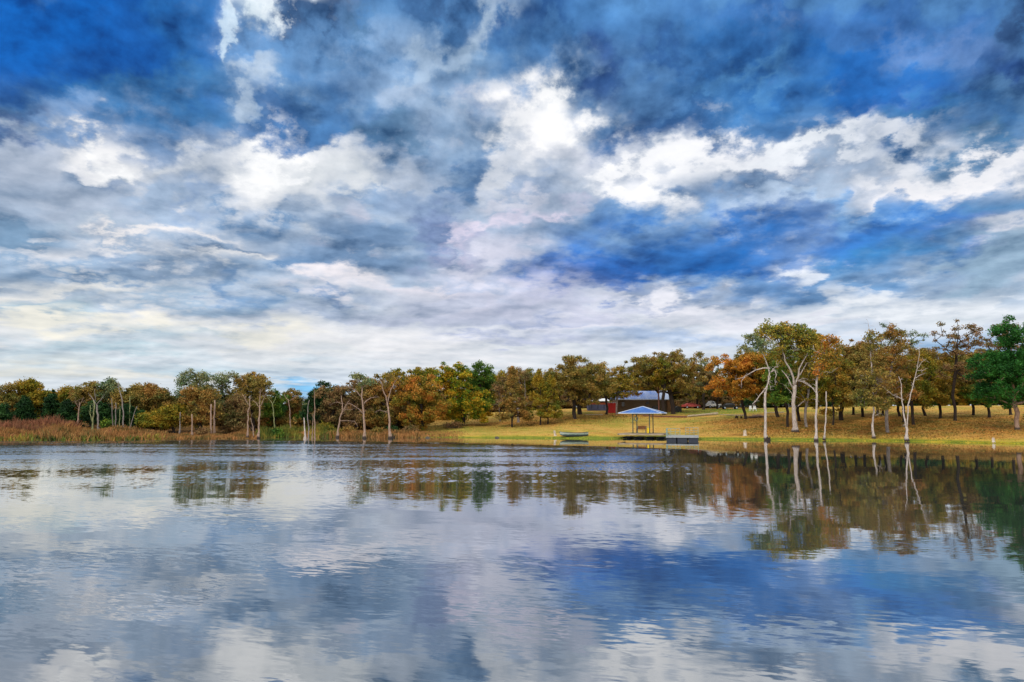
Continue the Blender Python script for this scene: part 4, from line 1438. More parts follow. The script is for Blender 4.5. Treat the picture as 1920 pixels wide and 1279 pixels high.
REED = foliage('dry_reeds', [(78, 78, 40), (122, 92, 50), (154, 108, 62), (118, 78, 54)], .1)
REED2 = foliage('pink_reeds', [(96, 70, 50), (122, 82, 58), (138, 90, 64), (112, 74, 58)], .1)
LUSH = foliage('lush_grass', [(80, 104, 30), (134, 136, 36), (176, 156, 50), (196, 164, 68)], .15)
WEED = foliage('marsh_weed', [(48, 66, 26), (84, 92, 34), (124, 112, 44), (150, 110, 48)], .1)


def along(i0, i1, dmin, dmax, px0=None, px1=None, tri=False):
    def reg(rs, n):
        px = rs.triangular(px0, (px0 + px1) / 2, px1, n) if tri else rs.uniform(px0, px1, n)
        sx = [p[0] for p in SHORE_PX]
        sy = [p[1] for p in SHORE_PX]
        py = np.interp(px, sx, sy)
        Y = CAM_H * F / (py - 776)
        d = rs.uniform(dmin, dmax, n)
        Y = Y + d
        X = (px - 960) / F * Y
        return X, Y
    return reg


blades('reeds', 'tall dry orange reeds lining the left shore', along(0, 0, 0, 12, -300, 318), 30000, .5, 1.7, REED, 21, taper=True, lean=.32)
blades('reeds', 'dusky pink reeds behind the orange ones on the left bank', along(0, 0, 9, 18, -300, 150), 16000, 1.2, 2.3, REED2, 22, lean=.3)
blades('reeds', 'low tan reeds along the foot of the woods', along(0, 0, .2, 5, 318, 490), 6500, .3, .8, REED, 23)
blades('reeds', 'short rusty reeds fringing the cove and its right side', along(0, 0, 0, 5, 560, 806, True), 8500, .4, 1.2, REED, 24)
blades('reeds', 'olive marsh plants fringing the back of the cove', along(0, 0, 0, 9, 486, 640), 6500, .5, 1.6, WEED, 25)
blades('reeds', 'green clumps at the foot of the orange reeds', along(0, 0, -.2, 1.6, -300, 310), 5200, .3, 1.1, WEED, 26, width=.12)
blades('grass', 'lush green grass blades along the lawn edge', along(0, 0, -.15, 1.3, 770, 2050), 18000, .06, .2, LUSH, 27, width=.05, lean=.35)
blades('grass', 'tall yellow grass at the near end of the lawn', along(0, 0, .5, 9, 710, 880, True), 4000, .05, .35, REED, 28, width=.05)


def litter():
    rs = np.random.RandomState(31)
    P = []
    for px, py, a, b, n in ((1000, 793, 10, 7, 1800), (1078, 786, 8, 7, 2200), (1262, 772, 9, 5, 1600), (1398, 788, 8, 6, 2600), (1440, 800, 9, 9, 3600), (1490, 808, 10, 9, 4000), (1560, 803, 10, 10, 4200), (1640, 806, 10, 9, 4600), (1700, 803, 10, 9, 4000), (1763, 790, 10, 7, 3000), (1800, 800, 13, 9, 3600), (1870, 802, 12, 9, 3400), (1150, 780, 9, 5, 1200)):
        h = hit(px, py)
        X = h[0] + rs.normal(size=n) * a * .6
        Y = h[1] + rs.normal(size=n) * b * .6
        k = shore_dist(X, Y) > 1.2
        X, Y = X[k], Y[k]
        P.append(np.stack([X, Y, land_z(X, Y) + .02 + rs.rand(len(X)) * .03], -1))
    P = np.vstack(P)
    V = leaf_quads(rs, P, .15, flat=1.2)
    o = bpy.data.objects.new('leaves', quads_mesh('leaves', V, LEAF['rust']))
    C.objects.link(o)
    tag(o, 'rusty fallen leaves scattered over the lawn under the oaks', 'leaves', kind='stuff')


blades('grass', 'short dry grass standing over the whole lawn', along(0, 0, 3, 52, 790, 2050), 34000, .04, .13, foliage('dry_grass', [(112, 112, 48), (164, 128, 60), (192, 148, 84), (150, 106, 56)], .1), 29, width=.05, lean=.5)
litter()

# ------------------------------------------------------------------ made things
M_BLUE = surface('sky_tinted_metal_roof', (28, 76, 146), (62, 112, 176), 1.2, .5, .15, strech=(1, .3, 1), spec=.5)  # galvanised metal with the blue of the reflected sky put into its colour
M_PALE = surface('pale_metal', (176, 186, 200), (206, 212, 220), 1.0, .45, .3, spec=.5)
M_GALV = surface('galvanised_metal', (150, 164, 190), (196, 202, 214), 1.4, .4, .4, strech=(2, .4, 1), spec=.5)
M_POST = surface('dark_steel_post', (44, 62, 58), (66, 84, 78), 3, .5, .3)
M_DECK = surface('weathered_planks', (170, 152, 128), (120, 106, 88), 3.0, .85, bump=.01, strech=(.4, 4, 1))
M_GREYD = surface('grey_deck', (160, 162, 160), (122, 124, 124), 3.0, .7, strech=(4, .4, 1))
M_FLOAT = surface('black_float', (16, 22, 36), (28, 34, 50), 3, .5, spec=.4)
M_RAIL = surface('greenish_rail', (150, 164, 148), (112, 130, 118), 3, .45, .3)
M_BENCH = surface('reddish_brown_wood', (150, 78, 50), (112, 56, 38), 4, .7)
M_YEL = surface('yellow_plastic', (244, 208, 10), (232, 192, 8), 3, .45, spec=.5)
M_LOGW = surface('cabin_boards', (116, 96, 74), (80, 68, 54), 2.2, .9, bump=.02, strech=(.25, .25, 5))
M_BRICK = surface('tan_brick', (146, 106, 72), (104, 74, 52), 4, .9, bump=.02, strech=(1, 1, 5))
M_DARK = surface('dark_glass', (16, 16, 20), (28, 28, 34), 2, .25, spec=.6)
M_RED = surface('red_painted_panel', (222, 60, 52), (196, 44, 42), 2, .6)
M_BWALL = surface('blue_panel_wall', (60, 64, 92), (84, 88, 112), 2, .7)
M_WHITE = surface('white_paint', (236, 236, 234), (210, 210, 208), 2, .5, spec=.5)
M_BLACK = surface('black_paint', (14, 14, 16), (26, 26, 28), 2, .35, spec=.6)
M_CARRED = surface('faded_red_paint', (150, 56, 54), (176, 84, 80), 2, .4, spec=.5)
M_HULL = surface('faded_green_hull', (150, 172, 158), (206, 206, 192), 1.6, .6, strech=(.7, 3, 1))
M_HULLD = surface('dark_hull_edge', (50, 60, 58), (84, 86, 80), 3, .7)
M_POLE = surface('pole_wood', (120, 76, 62), (88, 58, 50), 2, .9, strech=(3, 3, .4))
M_STUMP = surface('weathered_stump', (222, 210, 192), (122, 94, 76), 2.5, .9, bump=.03, strech=(3, 3, .5))
M_STONE = surface('dark_stone', (60, 56, 50), (88, 82, 72), 3, .9, bump=.03)
M_RUBBER = surface('black_rubber', (20, 20, 20), (30, 30, 30), 3, .8)
M_LOG = surface('bleached_log', (190, 176, 150), (124, 104, 80), 3, .9, strech=(.4, 3, 3), bump=.02)


def local(root):
    ca, sa = math.cos(root.rotation_euler[2]), math.sin(root.rotation_euler[2])
    return ca, sa


# --- shore deck, gazebo, bench, can
g0 = at(1206, 811.5, 118.5)
DX, DY = g0[0], 118.5
DECK_Z = .86
RZ = rad(-20)


def dw(x, y, z=0.0):
    """deck coordinates to world"""
    ca, sa = math.cos(RZ), math.sin(RZ)
    return (DX + x * ca - y * sa, DY + x * sa + y * ca, z)


deck = thing('shore_deck', 'weathered wooden shore deck over black floats under the blue roof', 'deck', dw(0, 0, DECK_Z - .3), RZ)
mb = MB()
for i in range(34):
    x0 = -3.3 + i * .205
    w = 3.0 if i < 22 else 3.0 - (i - 22) * .02
    mb.box((x0, -.3, .26), (.19, 6.0, .045))
mb.obj('planking', M_DECK, deck)
mb = MB()
mb.box((.2, -3.28, .16), (6.9, .06, .2))
mb.box((-3.42, -.3, .16), (.06, 6.0, .2))
mb.box((3.68, -.3, .16), (.06, 6.0, .2))
mb.obj('rim_board', M_DECK, deck)
for x in (-2.4, -.6, 1.2, 2.9):
    mb = MB()
    mb.box((x, .5, -.40), (1.2, 3.4, .26), taper=1.04)
    mb.obj('float', M_FLOAT, deck)

gaz = thing('gazebo', 'open gazebo with blue pyramid metal roof on the shore deck', 'gazebo', dw(0, 0, DECK_Z + .0), RZ)
PH = 3.15
PX, PY = 1.30, 1.70
for sx in (-1, 1):
    for sy in (-1, 1):
        mb = MB()
        mb.box((sx * PX, sy * PY, PH / 2), (.13, .13, PH))
        mb.box((sx * PX, sy * PY, .03), (.26, .26, .06))
        mb.obj('post', M_POST, gaz)
mb = MB()
for s in (-1, 1):
    mb.box((0, s * PY, PH - .12), (2 * PX + .3, .12, .2))
    mb.box((s * PX, 0, PH - .125), (.12, 2 * PY - .14, .19))
mb.obj('beam', M_POST, gaz)
RX, RY = 3.35, 2.9
mb = MB()
apex = (0, 0, PH + 1.05)
ridge = .001
cs = [(-RX, -RY, PH), (RX, -RY, PH), (RX, RY, PH), (-RX, RY, PH)]
cu = [(x, y, PH - .07) for x, y, z in cs]
mb.add(cs + cu + [apex, (0, 0, PH + .93)], [(0, 1, 8), (1, 2, 8), (2, 3, 8), (3, 0, 8), (0, 4, 5, 1), (1, 5, 6, 2), (2, 6, 7, 3), (3, 7, 4, 0), (5, 4, 9), (6, 5, 9), (7, 6, 9), (4, 7, 9)])
roof = mb.obj('roof', M_BLUE, gaz)
mb = MB()
for i, c in enumerate(cs):
    mb.tube([np.array(c) + (0, 0, .02), np.array(apex) + (0, 0, .02)], [.05, .05], 6)
mb.obj('hip_cap', M_PALE, roof)
mb = MB()
for a, b_ in ((0, 1), (1, 2), (2, 3), (3, 0)):
    mb.tube([np.array(cs[a]) + (0, 0, -.03), np.array(cs[b_]) + (0, 0, -.03)], [.055, .055], 6)
mb.obj('gutter', M_PALE, roof)
mb = MB()
for k in range(1, 14):                           # standing seams on the front and rear slopes
    x = -RX + 2 * RX * k / 14
    t = 1 - abs(x) / RX
    for s in (-1, 1):
        mb.tube([(x, s * RY, PH + .015), (x, s * RY * (1 - t), PH + 1.05 * t + .015)], [.02, .02], 4)
mb.obj('seam', M_BLUE, roof)

p = dw(-PX - .02, PY - .12, DECK_Z)
ring = thing('life_ring', 'faded green ring hanging from the rear left gazebo post', 'life ring', (p[0] - .1, p[1] - .14, DECK_Z + 2.25), RZ)
mb = MB()
pts = [(math.cos(a) * .26, 0, math.sin(a) * .36) for a in np.linspace(0, 2 * PI, 17)]
mb.tube(pts, [.075] * 17, 7)
mb.obj('ring', M_RAIL, ring, smooth=True)
mb = MB()
mb.tube([(0, 0, .36), (.06, .02, .5)], [.02, .02], 4)
mb.obj('hook', M_POST, ring)

bp = dw(-.35, .55, DECK_Z + .005)
bench = thing('park_bench', 'reddish brown bench with pale legs under the gazebo', 'bench', bp, RZ)
mb = MB()
for k in range(4):
    mb.box((0, -.2 + k * .13, .45), (1.5, .11, .04))
mb.obj('seat', M_BENCH, bench)
mb = MB()
for k in range(4):
    mb.box((0, .28 + k * .025, .62 + k * .14), (1.5, .035, .12))
mb.obj('backrest', M_BENCH, bench)
for s in (-1, 1):
    mb = MB()
    mb.box((s * .68, -.22, .215), (.07, .07, .43))
    mb.box((s * .68, .24, .55), (.07, .06, 1.1))
    mb.obj('leg', M_RAIL, bench)
    mb = MB()
    mb.box((s * .78, 0, .64), (.06, .56, .05))
    mb.box((s * .78, -.25, .32), (.05, .05, .60))
    mb.obj('armrest', M_BENCH, bench)

cp = dw(1.0, -.9, DECK_Z + .005)
can = thing('trash_can', 'bright yellow can standing on the deck beside the bench', 'can', cp, 0)
mb = MB()
mb.tube([(0, 0, 0), (0, 0, .04), (0, 0, .7), (0, 0, .74)], [.19, .2, .235, .235], 18)
mb.obj('body', M_YEL, can, smooth=False)
mb = MB()
mb.tube([(0, 0, .74), (0, 0, .79), (0, 0, .82)], [.25, .25, .12], 18)
mb.obj('lid', M_YEL, can)

# --- floating dock with railings, and the gangway to it
FY = 112.0
fp = (25.6, FY, 0)
FZ = .62
FR = rad(-14)
dock = thing('floating_dock', 'floating grey dock with greenish pipe railings and black floats', 'dock', (fp[0], FY, 0), FR)
W2, D2 = 2.25, 4.2
mb = MB()
for i in range(42):
    mb.box((0, -D2 + .1 + i * .2, FZ - .03), (2 * W2, .185, .05))
mb.obj('planking', M_GREYD, dock)
mb = MB()
for s in (-1, 1):
    mb.box((s * (W2 + .03), 0, FZ - .08), (.06, 2 * D2, .16))
mb.box((0, -D2 - .03, FZ - .08), (2 * W2 + .12, .06, .16))
mb.box((0, D2 + .03, FZ - .08), (2 * W2 + .12, .06, .16))
mb.obj('rim_board', M_GREYD, dock)
for x in (-1.55, 0, 1.55):
    for y in (-2.9, 0.0, 2.9):
        mb = MB()
        mb.box((x, y, .17), (1.4, 2.4, .62), taper=.96)
        mb.obj('float', M_FLOAT, dock)


def railing(pts, n, h=1.15, part='railing'):
    mb = MB()
    (x0, y0), (x1, y1) = pts
    for i in range(n + 1):
        t = i / n
        x, y = x0 + (x1 - x0) * t, y0 + (y1 - y0) * t
        mb.tube([(x, y, FZ - .15), (x, y, FZ + h)], [.035, .035], 7)
    for z in (h, h * .62, h * .3):
        mb.tube([(x0, y0, FZ + z), (x1, y1, FZ + z)], [.03, .03], 6)
    mb.obj(part, M_RAIL, dock)


railing([(-W2, -D2 + .05), (-.3, -D2 + .05)], 3)
railing([(-W2, -D2 + .1), (-W2, 0.4)], 3)
railing([(.35, D2 - .05), (W2, D2 - .05)], 3)
railing([(W2, D2 - .1), (W2, -D2 + .05)], 5)

gang = thing('gangway', 'plank gangway sloping from the shore deck to the floating dock', 'gangway', (0, 0, 0), 0)
a3 = np.array(dw(3.3, -1.6, DECK_Z + .03))
b3 = np.array([fp[0] - 1.9, FY + 3.6, FZ + .05])
dv = b3 - a3
ln = np.linalg.norm(dv)
dvn = dv / ln
side = np.cross(dvn, (0, 0, 1))
side /= np.linalg.norm(side)
mb = MB()
nb = int(ln / .22)
for i in range(nb):
    c = a3 + dvn * (i + .5) * ln / nb
    ang = math.atan2(dvn[1], dvn[0])
    mb.box(c, (.2, 1.7, .05), ang)
mb.obj('planking', M_DECK, gang)
mb = MB()
for s in (-1, 1):
    mb = MB()
    mb.tube([a3 + side * s * .86 - (0, 0, .08), b3 + side * s * .86 - (0, 0, .08)], [.08, .08], 6)
    mb.obj('side_beam', M_DECK, gang)

# --- boat
def hull_paint():
    m, nt, b = mat('worn_hull_paint')
    tc = nt.nodes.new('ShaderNodeTexCoord')
    sp = nt.nodes.new('ShaderNodeSeparateXYZ')
    nt.links.new(tc.outputs['Object'], sp.inputs[0])
    n = nz(nt, 3.0, 5, .7, stretch(nt, tc.outputs['Object'], (.6, 3, 1)))
    f = mathn(nt, 'ADD', mathn(nt, 'MULTIPLY_ADD', sp.outputs[2], 3.4, c=-.55), mathn(nt, 'MULTIPLY_ADD', n.outputs[0], .9, c=-.45), clamp=True)
    r = ramp(nt, [(.2, lin((30, 38, 38))), (.5, lin((84, 104, 96))), (.85, lin((150, 156, 144)))], f)
    nt.links.new(r.outputs[0], b.inputs['Base Color'])
    b.inputs['Roughness'].default_value = .6
    return m


M_HULL = hull_paint()
bb = hit(1077, 818.5)
boat = thing('rowing_boat', 'faded green flat boat pulled up on the grass left of the deck', 'boat', (bb[0], bb[1], gz(bb[0], bb[1]) + .02), rad(3))
mb = MB()
secs = [(-2.3, .36, .26, .74), (-1.9, .52, .08, .66), (-1.0, .68, .0, .58), (0, .72, .0, .55), (1.0, .70, .0, .55), (1.8, .60, .06, .60), (2.2, .46, .2, .66)]
vs, fs = [], []
for (x, w, zb, zt) in secs:
    vs += [(x, -w, zt), (x, -w * .86, zb), (x, w * .86, zb), (x, w, zt), (x, w - .06, zt), (x, w * .86 - .06, zb + .05), (x, -w * .86 + .06, zb + .05), (x, -w + .06, zt)]
for i in range(len(secs) - 1):
    for k in range(8):
        k2 = (k + 1) % 8
        fs.append((i * 8 + k, (i + 1) * 8 + k, (i + 1) * 8 + k2, i * 8 + k2))
fs.append((0, 1, 2, 3))
e = (len(secs) - 1) * 8
fs.append((e + 3, e + 2, e + 1, e))
mb.add(vs, fs)
mb.obj('hull', M_HULL, boat)
mb = MB()
for s in (-1, 1):
    mb.tube([(x, s * w, zt + .01) for (x, w, zb, zt) in secs], [.035] * len(secs), 6)
mb.obj('gunwale', M_HULLD, boat)
for x in (-1.1, .2, 1.5):
    mb = MB()
    mb.box((x, 0, .46), (.26, 1.24, .04))
    mb.obj('thwart', M_HULLD, boat)
mb = MB()
mb.tube([(-2.3, 0, .62), (-2.5, 0, .66)], [.03, .05], 6)
mb.obj('bow_ring', M_HULLD, boat)


# --- stumps and rocks at the shore
def stump(label, b, h, r, lean=0.0, m=M_STUMP, name='tree_stump', cat='stump'):
    SEED[0] += 1
    rnd = random.Random(SEED[0])
    p = hit(*b)
    mb = MB()
    mb.tube([(0, 0, -.2), (0, 0, .02), (lean * .1, 0, h * .25), (lean * .6, 0, h * .8), (lean, 0, h)], [r * 1.5, r * 1.35, r, r * .95, r * .85], 12, wob=.22, rnd=rnd)
    for k in range(3):
        a = rnd.random() * 6
        mb.tube([(lean + math.cos(a) * r * .5, math.sin(a) * r * .5, h - .05), (lean + math.cos(a) * r * .6, math.sin(a) * r * .6, h + rnd.uniform(.05, .2))], [r * .3, r * .08], 5)
    o = mb.obj(name, m, None, (p[0], p[1], gz(p[0], p[1])))
    tag(o, label, cat)


stump('pale stump with a dark leaning top beside the boat', (1041, 817.5), .75, .2, -.15)
stump('squat pale stump with dark side on the bright grass', (1397, 817), .8, .26)
stump('small whitish stump at the water near the right edge', (1863, 830), .55, .19)
stump('dark knobby root beside the cove trunk nearest the lawn', (739, 820.2), .3, .42, .1, BARK['dark'], 'root_clump', 'root')
stump('dark wet root at the foot of the white broken trunk', (1440, 825.2), .35, .36, .1, BARK['dark'], 'root_clump', 'root')
stump('small dark forked stub in the shallows by the lawn', (785, 821), .4, .12, .1, BARK['dark'], 'root_clump', 'root')
stump('dark wet root under the slim white pole trunk', (1545, 826), .18, .22, .05, BARK['dark'], 'root_clump', 'root')
for lab, px, py in (('low dark stone just off the lawn, left of the boat', 802, 821.3), ('weedy pale stone at the water below the rust cone tree', 932, 821.2)):
    p = on_water(px, py)
    mb = MB()
    rnd = random.Random(int(px))
    n = 9
    mb.tube([(0, 0, -.3), (0, 0, 0), (.03, 0, .14), (.05, 0, .24)], [.5, .46, .34, .1], n, wob=.4, rnd=rnd)
    tag(mb.obj('rock', M_STONE, None, (p[0], p[1], 0)), lab, 'rock')

# fallen timber on the lawn
def log(label, a, b, r, m=M_LOG, name='fallen_log'):
    pa, pb = hit(*a), hit(*b)
    n = 9
    rnd = random.Random(int(a[0]))
    base = pa
    pts = []
    for i in range(n):
        q = pa + (pb - pa) * i / (n - 1)
        q[2] = gz(q[0], q[1]) + r * .7
        pts.append(q - base)
    mb = MB()
    mb.tube(pts, [r * (1.1 - .4 * i / n) for i in range(n)], 8, wob=.25, rnd=rnd)
    tag(mb.obj(name, m, None, tuple(base)), label, 'log')


log('long bleached log lying on the lawn right of the gazebo roof', (1345, 777.5), (1290, 782.5), .28)
log('long dark log lying behind the gazebo posts', (1288, 783), (1205, 780.5), .16, M_POLE)
log('thin bleached log lying left of the orange oak', (1395, 780), (1350, 778.5), .12)
log('pale straight log lying right of the wide grey oak', (1130, 778.6), (1096, 778.2), .10)
log('thin weathered rail log behind the white broken trunk', (1470, 774), (1436, 775), .12)
for lab, px in (('dark short upright log left of the orange oak trunk', 1381), ('smaller dark upright log touching the orange oak trunk', 1390)):
    stump(lab, (px, 784.5), .42 if px == 1381 else .38, .28 if px == 1381 else .17, 0, BARK['dark'])
# brush pile
p = hit(1419, 784)
mb = MB()
rnd = random.Random(77)
for i in range(46):
    a = rnd.uniform(-1, 1) * .5
    L_ = rnd.uniform(.7, 2.4)
    x = rnd.uniform(-1.3, 1.3)
    z = rnd.uniform(0.02, .75) * (1 - abs(x) / 1.6)
    y = rnd.uniform(-.6, .6)
    mb.tube([(x - L_ / 2 * math.cos(a), y, max(.02, z - L_ / 2 * math.sin(a) * .5)), (x, y + rnd.uniform(-.2, .2), z + .1), (x + L_ / 2 * math.cos(a), y + rnd.uniform(-.4, .4), max(.02, z + L_ / 2 * math.sin(a) * .5))], [.05, .045, .02], 5, wob=.2, rnd=rnd)
tag(mb.obj('brush_pile', BARK['tan'], None, (p[0], p[1], gz(p[0], p[1]))), 'pile of cut branches beside the white broken trunk', 'brush pile')


# white garden chairs
def chair(label, px, py, rz):
    p = hit(px, py)
    c = thing('garden_chair', label, 'chair', (p[0], p[1], gz(p[0], p[1])), rz, 'white garden chairs on the lawn')
    mb = MB()
    for k in range(4):
        mb.box((0, -.2 + k * .13, .40), (.55, .11, .03))
    mb.obj('seat', M_WHITE, c)
    mb = MB()
    for k in range(4):
        mb.box((-.21 + k * .14, .3, .78), (.11, .03, .72))
    mb.obj('backrest', M_WHITE, c)
    for sx in (-1, 1):
        for sy in (-1, 1):
            mb = MB()
            mb.box((sx * .30, sy * .26, .30), (.06, .06, .60))
            mb.obj('leg', M_WHITE, c)
        mb = MB()
        mb.box((sx * .31, 0, .62), (.1, .64, .035))
        mb.obj('armrest', M_WHITE, c)


chair('white garden chair, left of two standing behind the branch pile', 1408.5, 771, rad(12))
chair('white garden chair, right of two standing behind the branch pile', 1415, 771, rad(-14))

# --- cabin
cb = hit(1205, 773)
CY = 163.0
cx = at(1206, 773, CY)[0]
cz = gz(cx, CY)
cab = thing('cabin', 'long brown cabin with blue metal roof behind the gazebo', 'building', (cx, CY, cz), rad(2))
CW, CD, CH = 5.6, 3.2, 2.75
mb = MB()
mb.box((-.1, CD, CH / 2 - .2), (2 * CW, 2 * CD, CH + .4))
mb.obj('wall', M_LOGW, cab)
mb = MB()
for s, yy in ((1, 0),):
    e = .55
    zt, zr = CH - .02, CH + 1.95
    vs = [(-CW - e, -e, zt), (CW + e, -e, zt), (CW + e, CD, zr), (-CW - e, CD, zr), (CW + e, 2 * CD + e, zt), (-CW - e, 2 * CD + e, zt)]
    lo = [(x, y, z - .09) for x, y, z in vs]
    mb.add(vs + lo, [(0, 1, 2, 3), (3, 2, 4, 5), (1, 0, 6, 7), (0, 3, 9, 6), (3, 5, 11, 9), (2, 1, 7, 8), (4, 2, 8, 10), (7, 6, 9, 8), (8, 9, 11, 10), (5, 4, 10, 11)])
M_ROOF2 = surface('sky_mottled_metal_roof', (58, 112, 196), (164, 176, 204), .7, .5, .1, strech=(1, .5, 1), spec=.5)  # blue and whitish sky reflections coloured into the galvanised metal
rf = mb.obj('roof', M_ROOF2, cab)
mb = MB()
for k in range(0, 31):
    x = -CW - .5 + (2 * CW + 1.0) * k / 30
    mb.tube([(x, -.55, CH + .01), (x, CD, CH + 1.98)], [.03, .03], 4)
mb.obj('seam', M_GALV, rf)
mb = MB()
mb.box((-2.9 - 2.2, -.58, CH - .04), (2.2, .05, .14))
mb.box((0, -.60, CH - .04), (2 * CW + 1.1, .05, .16))
mb.obj('eave_board', M_PALE, rf)
mb = MB()
vs = [(CW + .56 - 2.4, -.5, CH + .06), (CW + .56, -.5, CH + .06), (CW + .56, CD - .1, CH + 2.0), (CW + .56 - 2.4, CD - .1, CH + 2.0)]
mb.add([v for v in vs] + [(x, y, z - .03) for x, y, z in vs], [(0, 1, 2, 3), (0, 4, 5, 1), (1, 5, 6, 2), (2, 6, 7, 3), (3, 7, 4, 0)])
mb.obj('pale_sheet', M_GALV, rf)  # paler sheet standing in for the whitish sky reflection on the roof
for x, w, h, z in ((-4.4, .7, 1.0, 1.7), (1.0, .8, .7, 2.0)):
    mb = MB()
    for sx in (-1, 1):
        mb.box((x + sx * w / 2, -.04, z), (.07, .1, h + .14))
    for sz in (-1, 1):
        mb.box((x, -.04, z + sz * h / 2), (w - .08, .1, .07))
    f = mb.obj('window', M_LOGW, cab)
    mb = MB()
    mb.box((x, -.02, z), (w - .09, .03, h - .09))
    mb.obj('pane', M_DARK, f)
mb = MB()
mb.box((-1.6, -.03, 1.0), (.95, .06, 2.0))
mb.box((-1.6, -.075, 1.0), (.75, .03, 1.8))
mb.obj('door', M_LOGW, cab)
mb = MB()
mb.box((2.6, -.35, .6), (1.2, .6, 1.2))
tagp = mb.obj('wood_box', M_DARK, cab)
mb = MB()
mb.box((CW + .35, -.35, 1.15), (1.5, .7, 2.5))
mb.box((CW + .35, -.35, 2.45), (1.7, .85, .12))
mb.obj('chimney_wall', M_BRICK, cab)

ov = thing('barbecue_oven', 'black arched oven beside the brick end of the cabin', 'oven', (cx + CW + 1.85, CY - .9, gz(cx + CW + 1.85, CY - .9)), 0)
mb = MB()
n = 10
vs, fs = [], []
for y in (-.5, .7):
    vs += [(-.68, y, 0)] + [(-.68 * math.cos(PI * k / n), y, .75 + .5 * math.sin(PI * k / n)) for k in range(n + 1)] + [(.68, y, 0)]
m_ = n + 3
fs = [tuple(range(m_)), tuple(range(2 * m_ - 1, m_ - 1, -1))] + [(k, m_ + k, m_ + (k + 1) % m_, (k + 1) % m_) for k in range(m_)]
mb.add(vs, fs)
mb.obj('body', M_BLACK, ov)
mb = MB()
mb.box((0, -.53, .55), (.8, .04, .6))
mb.obj('door', M_DARK, ov)

# red door panel, blue shed
p = at(1147.5, 768, 160)
red = thing('storage_box', 'bright red upright box between the dark oak trunks', 'box', (p[0], 160, gz(p[0], 160)), 0)
mb = MB()
mb.box((0, .7, 1.08), (1.55, 1.4, 2.16))
mb.obj('body', M_RED, red)
mb = MB()
for s in (-1, 1):
    mb.box((s * .37, -.025, 1.05), (.66, .05, 1.95))
mb.obj('door', M_RED, red)
mb = MB()
mb.box((0, .7, 2.21), (1.75, 1.6, .1))
mb.obj('lid', M_PALE, red)
p = at(1121, 766, 168)
sh = thing('shed', 'low shed with white roof and blue wall left of the red box', 'building', (p[0], 168, gz(p[0], 168)), 0)
mb = MB()
mb.box((0, 2, 1.0), (4.2, 4.0, 2.2))
mb.obj('wall', M_BWALL, sh)
mb = MB()
vs = [(-2.6, -.4, 2.1), (2.6, -.4, 2.1), (2.6, 4.4, 2.7), (-2.6, 4.4, 2.7)]
mb.add(vs + [(x, y, z + .12) for x, y, z in vs], [(0, 3, 2, 1), (4, 5, 6, 7), (0, 1, 5, 4), (1, 2, 6, 5), (2, 3, 7, 6), (3, 0, 4, 7)])
mb.obj('roof', M_WHITE, sh)
mb = MB()
mb.box((0, -.03, 1.62), (4.1, .05, .5))
mb.obj('fascia', M_BENCH, sh)
for x in (-1.4, 0, 1.4):
    mb = MB()
    mb.box((x, -.04, .85), (.08, .07, 1.0))
    mb.obj('upright', M_DARK, sh)

# utility pole
p = at(1235.5, 770, 157)
pole = thing('utility_pole', 'brown wooden utility pole in front of the cabin roof', 'pole', (p[0], 157, gz(p[0], 157)), 0)
mb = MB()
mb.tube([(0, 0, -.3), (0, 0, 4), (.02, 0, 8.4)], [.17, .15, .11], 10)
mb.obj('shaft', M_POLE, pole)
mb = MB()
mb.box((0, -.16, 7.9), (1.5, .1, .12))
mb.obj('crossarm', M_POLE, pole)
for s in (-.6, .6):
    mb = MB()
    mb.tube([(s, -.16, 7.96), (s, -.16, 8.05), (s, -.16, 8.12)], [.04, .06, .03], 8)
    mb.obj('insulator', M_WHITE, pole)


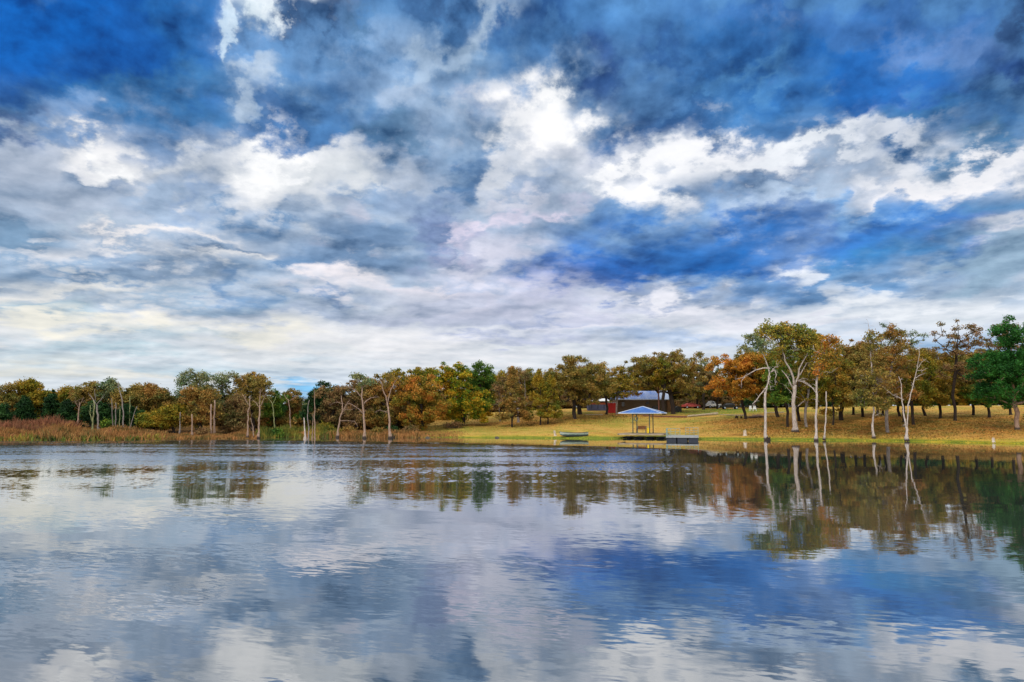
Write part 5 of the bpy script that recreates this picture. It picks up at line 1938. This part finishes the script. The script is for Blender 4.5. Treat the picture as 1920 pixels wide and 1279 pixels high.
# vehicles
def vehicle(name, label, px, Y, L_, H_, m, rz, pickup=False, cat='car'):
    p = at(px, 770, Y)
    v = thing(name, label, cat, (p[0], Y, gz(p[0], Y)), rz, 'vehicles parked behind the lawn')
    w = .85
    if pickup:
        prof = [(-L_ / 2, .45), (-L_ / 2, .95), (-L_ * .08, .98), (-L_ * .02, H_), (L_ * .18, H_), (L_ * .28, 1.02), (L_ / 2 - .1, .92), (L_ / 2, .45)]
    else:
        prof = [(-L_ / 2, .42), (-L_ / 2 + .05, .9), (-L_ * .34, .98), (-L_ * .22, H_), (L_ * .1, H_), (L_ * .24, .98), (L_ / 2 - .1, .84), (L_ / 2, .42)]
    mb = MB()
    vs = []
    for s in (-1, 1):
        for x, z in prof:
            ww = w * (.82 if z > 1.1 else 1)
            vs.append((x, s * ww, z))
    n = len(prof)
    fs = [tuple(range(n)), tuple(range(2 * n - 1, n - 1, -1))] + [(k, n + k, n + (k + 1) % n, (k + 1) % n) for k in range(n)]
    mb.add(vs, fs)
    mb.obj('body', m, v)
    a, b_ = prof[2], prof[3]
    c_, d_ = prof[4], prof[5]
    for s in (-1, 1):
        mb = MB()
        vs = [(a[0] + .2, s * (w + .012), 1.02), (d_[0] - .2, s * (w + .012), 1.04), (c_[0] - .04, s * (w * .82 + .03), H_ - .08), (b_[0] + .05, s * (w * .82 + .03), H_ - .08)]
        vs += [(x, y - s * .03, z) for x, y, z in vs]
        mb.add(vs, [(0, 1, 2, 3), (7, 6, 5, 4), (0, 4, 5, 1), (1, 5, 6, 2), (2, 6, 7, 3), (3, 7, 4, 0)])
        mb.obj('side_window', M_DARK, v)
    for sx in (-1, 1):
        for sy in (-1, 1):
            mb = MB()
            mb.tube([(sx * L_ * .31, sy * (w - .16), .33), (sx * L_ * .31, sy * (w + .03), .33)], [.33, .33], 16)
            o = mb.obj('wheel', M_RUBBER, v)
            mb = MB()
            mb.tube([(sx * L_ * .31, sy * (w + .03), .33), (sx * L_ * .31, sy * (w + .05), .33)], [.18, .17], 12)
            mb.obj('rim', M_PALE, o)


vehicle('pickup_truck', 'white pickup parked behind the lawn right of the dark oak', 1336, 180, 4.0, 1.65, M_WHITE, rad(200), True, 'truck')
vehicle('parked_car', 'faded red low car parked right of the cabin', 1296, 178, 4.2, 1.3, M_CARRED, rad(8))
vehicle('parked_car', 'black car parked behind the orange oak', 1369, 170, 4.2, 1.4, M_BLACK, rad(-4))

# fence rail across the back field
a, b_ = at(1375, 765, 174), at(1500, 765, 174)
fn = thing('rail_fence', 'long low rail fence along the back of the lawn behind the orange oak', 'fence', (a[0], 174, 0), 0)
mb = MB()
xs = np.arange(0, b_[0] - a[0], 2.6)
for x in xs:
    g = gz(a[0] + x, 174)
    mb.box((x, 0, g + .5), (.1, .1, 1.2))
mb.obj('posts', M_PALE, fn)
mb = MB()
for h in (.55, .95):
    mb.tube([(x, -.07, gz(a[0] + x, 174) + h) for x in xs], [.05] * len(xs), 6)
mb.obj('rail', M_PALE, fn)
print('objects', len(bpy.data.objects), 'faces', sum(len(m.polygons) for m in bpy.data.meshes))
